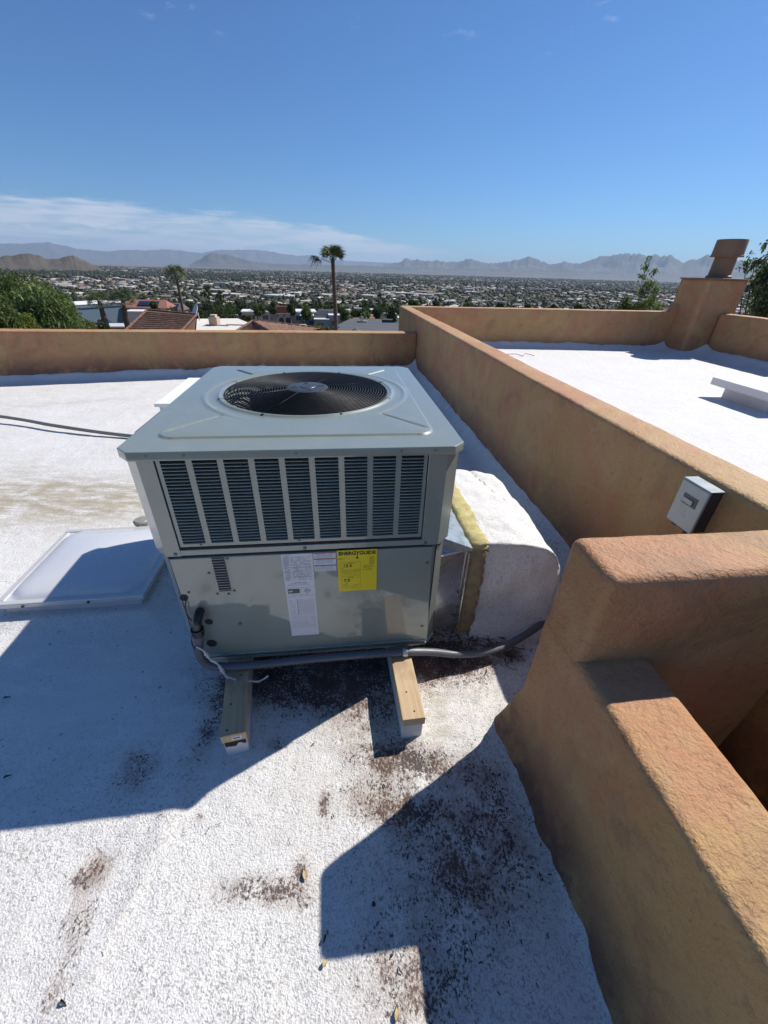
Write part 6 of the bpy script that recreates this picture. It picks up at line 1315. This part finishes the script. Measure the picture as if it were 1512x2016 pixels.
# brown hip roof and pale flat house behind
h0 = at(684, 628, 84); H7 = bld('hip_roofed_house', h0, 0, 'house with a low brown hip roof and white chimney behind the charcoal roofs'); l7 = lambda u, v, D: at(u, v, D) - h0
gable_roof(H7, l7(682, 629, 82), l7(738, 627, 82), l7(700, 616, 88), l7(722, 616, 88), l7(684, 624, 95), l7(740, 623, 95), simple('brown_hip_roof', (0.22, 0.115, 0.075), 0.85, 0, .15, .8))
cc = l7(706, 620, 86); MB().box(cc.x - .6, cc.x + .6, cc.y - .5, cc.y + .5, cc.z - 1, cc.z + 1.2).build('chimney', PB((0.6, 0.55, 0.5), 'white_chimney'), H7)
MB().prism([tuple(l7(u, v, D)[:2]) for u, v, D in ((685, 629, 83), (736, 627, 83), (736, 623, 94), (687, 624, 94))], -4, l7(710, 628, 83).z - .1).build('wall', PB((0.42, 0.33, 0.26), 'hip_house_wall'), H7)
w0 = at(742, 627, 92); H8 = bld('flat_roofed_house', w0, rad(4), 'pale flat-roofed house block beside the end of the dividing parapet')
MB().box(0, 3.9, 0, 5, -4, 0.7).build('wall', PB((0.55, 0.50, 0.42), 'pale_house_wall'), H8); MB().box(-.15, 4.05, -.15, 5.15, 0.701, 0.95).build('roof', PB((0.70, 0.67, 0.60), 'pale_house_roof'), H8); MB().box(4.3, 7.0, 1.0, 5, -4, 0.1).build('annex', PB((0.6, 0.58, 0.55), 'annex_wall'), H8); window(H8, 1.2, -0.02, -0.9, 1.1, 0.9); window(H8, 2.9, -0.02, -0.9, 1.1, 0.9)
# red roof with solar panels, far left of the dish, and brown house behind the left tree
r0 = at(247, 606, 120); H9 = bld('solar_roofed_house', r0, rad(8), 'reddish roofed house with dark solar panels behind the blue-grey building')
MB().box(-1, 8.5, 1.2, 7, -4, 0).build('wall', PB((0.45, 0.35, 0.28), 'reddish_house_wall'), H9); gable_roof(H9, (-1.5, .8, 0), (9, .8, 0), (0, 4, 1.5), (8, 4, 1.5), (-1.5, 7.4, 0), (9, 7.4, 0), simple('red_brown_roof', (0.30, 0.12, 0.09), 0.85, 0, .2, 1)) 
for k in range(4):
    p_ = MB().box(-0.55, 0.55, -0.9, 0.9, 0, 0.05); p_.xform(Matrix.Translation((2.8 + 1.15 * k, 2.2, 0.86)) @ Matrix.Rotation(rad(25), 4, 'X')); p_.build('solar_panel', SOLAR, H9)
r0 = at(322, 612, 125); H10 = bld('solar_roofed_house', r0, rad(5), 'dark gabled house with a small solar array behind the leaning palm'); MB().box(-2.5, 3.5, 1.2, 7, -4, 0).build('wall', PB((0.3, 0.25, 0.2), 'dark_house_wall'), H10)
gable_roof(H10, (-3, .8, 0), (4, .8, 0), (-.5, 4, 1.6), (3.5, 4, 1.6), (-3, 7.4, 0), (4, 7.4, 0), PB((0.14, 0.11, 0.10), 'dark_brown_roof'))
for k in range(2): p_ = MB().box(-0.5, 0.5, -0.8, 0.8, 0, 0.05); p_.xform(Matrix.Translation((1.4 + 1.1 * k, 2.4, 0.95)) @ Matrix.Rotation(rad(27), 4, 'X')); p_.build('solar_panel', SOLAR, H10)
r0 = at(38, 626, 34); H11 = bld('brown_house', r0, rad(-6), 'brown block house half hidden behind the palo verde'); MB().box(0, 1.5, 0, 1.8, -4, 0.35).build('wall', PB((0.20, 0.12, 0.075), 'brown_block_wall'), H11); MB().box(-.12, 1.62, -.12, 1.92, 0.351, 0.43).build('roof', PB((0.40, 0.30, 0.22), 'tan_flat_roof'), H11)
# landscaped yard and street between the near houses
def sheet(name, pts, m, lift): MB().add([(p.x, p.y, float(ground_z(math.hypot(p.x, p.y))) + lift) for p in pts], [tuple(range(len(pts)))]).build(name, m); tag(bpy.data.objects[-1] if False else SC.objects[name], kind='structure')
sheet('road', [at(470, 640, 58), at(700, 640, 56), at(705, 640, 60), at(465, 640, 62)], ROAD, 0.9)
sheet('driveway', [at(560, 640, 62.5), at(640, 640, 60.5), at(640, 640, 66), at(575, 640, 68)], PB((0.42, 0.36, 0.30), 'driveway_concrete'), 0.95)

# ------------------------------------------------------------------ haze
hz = MB().box(-34000, 34000, -34000, 34000, -60, 860).build('haze', None or GROUND); hz.data.materials.clear()
hm = bpy.data.materials.new('haze_air'); hm.use_nodes = True; hm.node_tree.nodes.clear(); nb = NB(hm.node_tree)
pv_ = nb.new('ShaderNodeVolumePrincipled', i={'Color': (0.58, 0.77, 1.0), 'Density': 4.6e-5, 'Anisotropy': 0.15}); oo = nb.new('ShaderNodeOutputMaterial'); nb.l.new(pv_.outputs[0], oo.inputs['Volume'])
hz.data.materials.append(hm); tag(hz, kind='stuff')
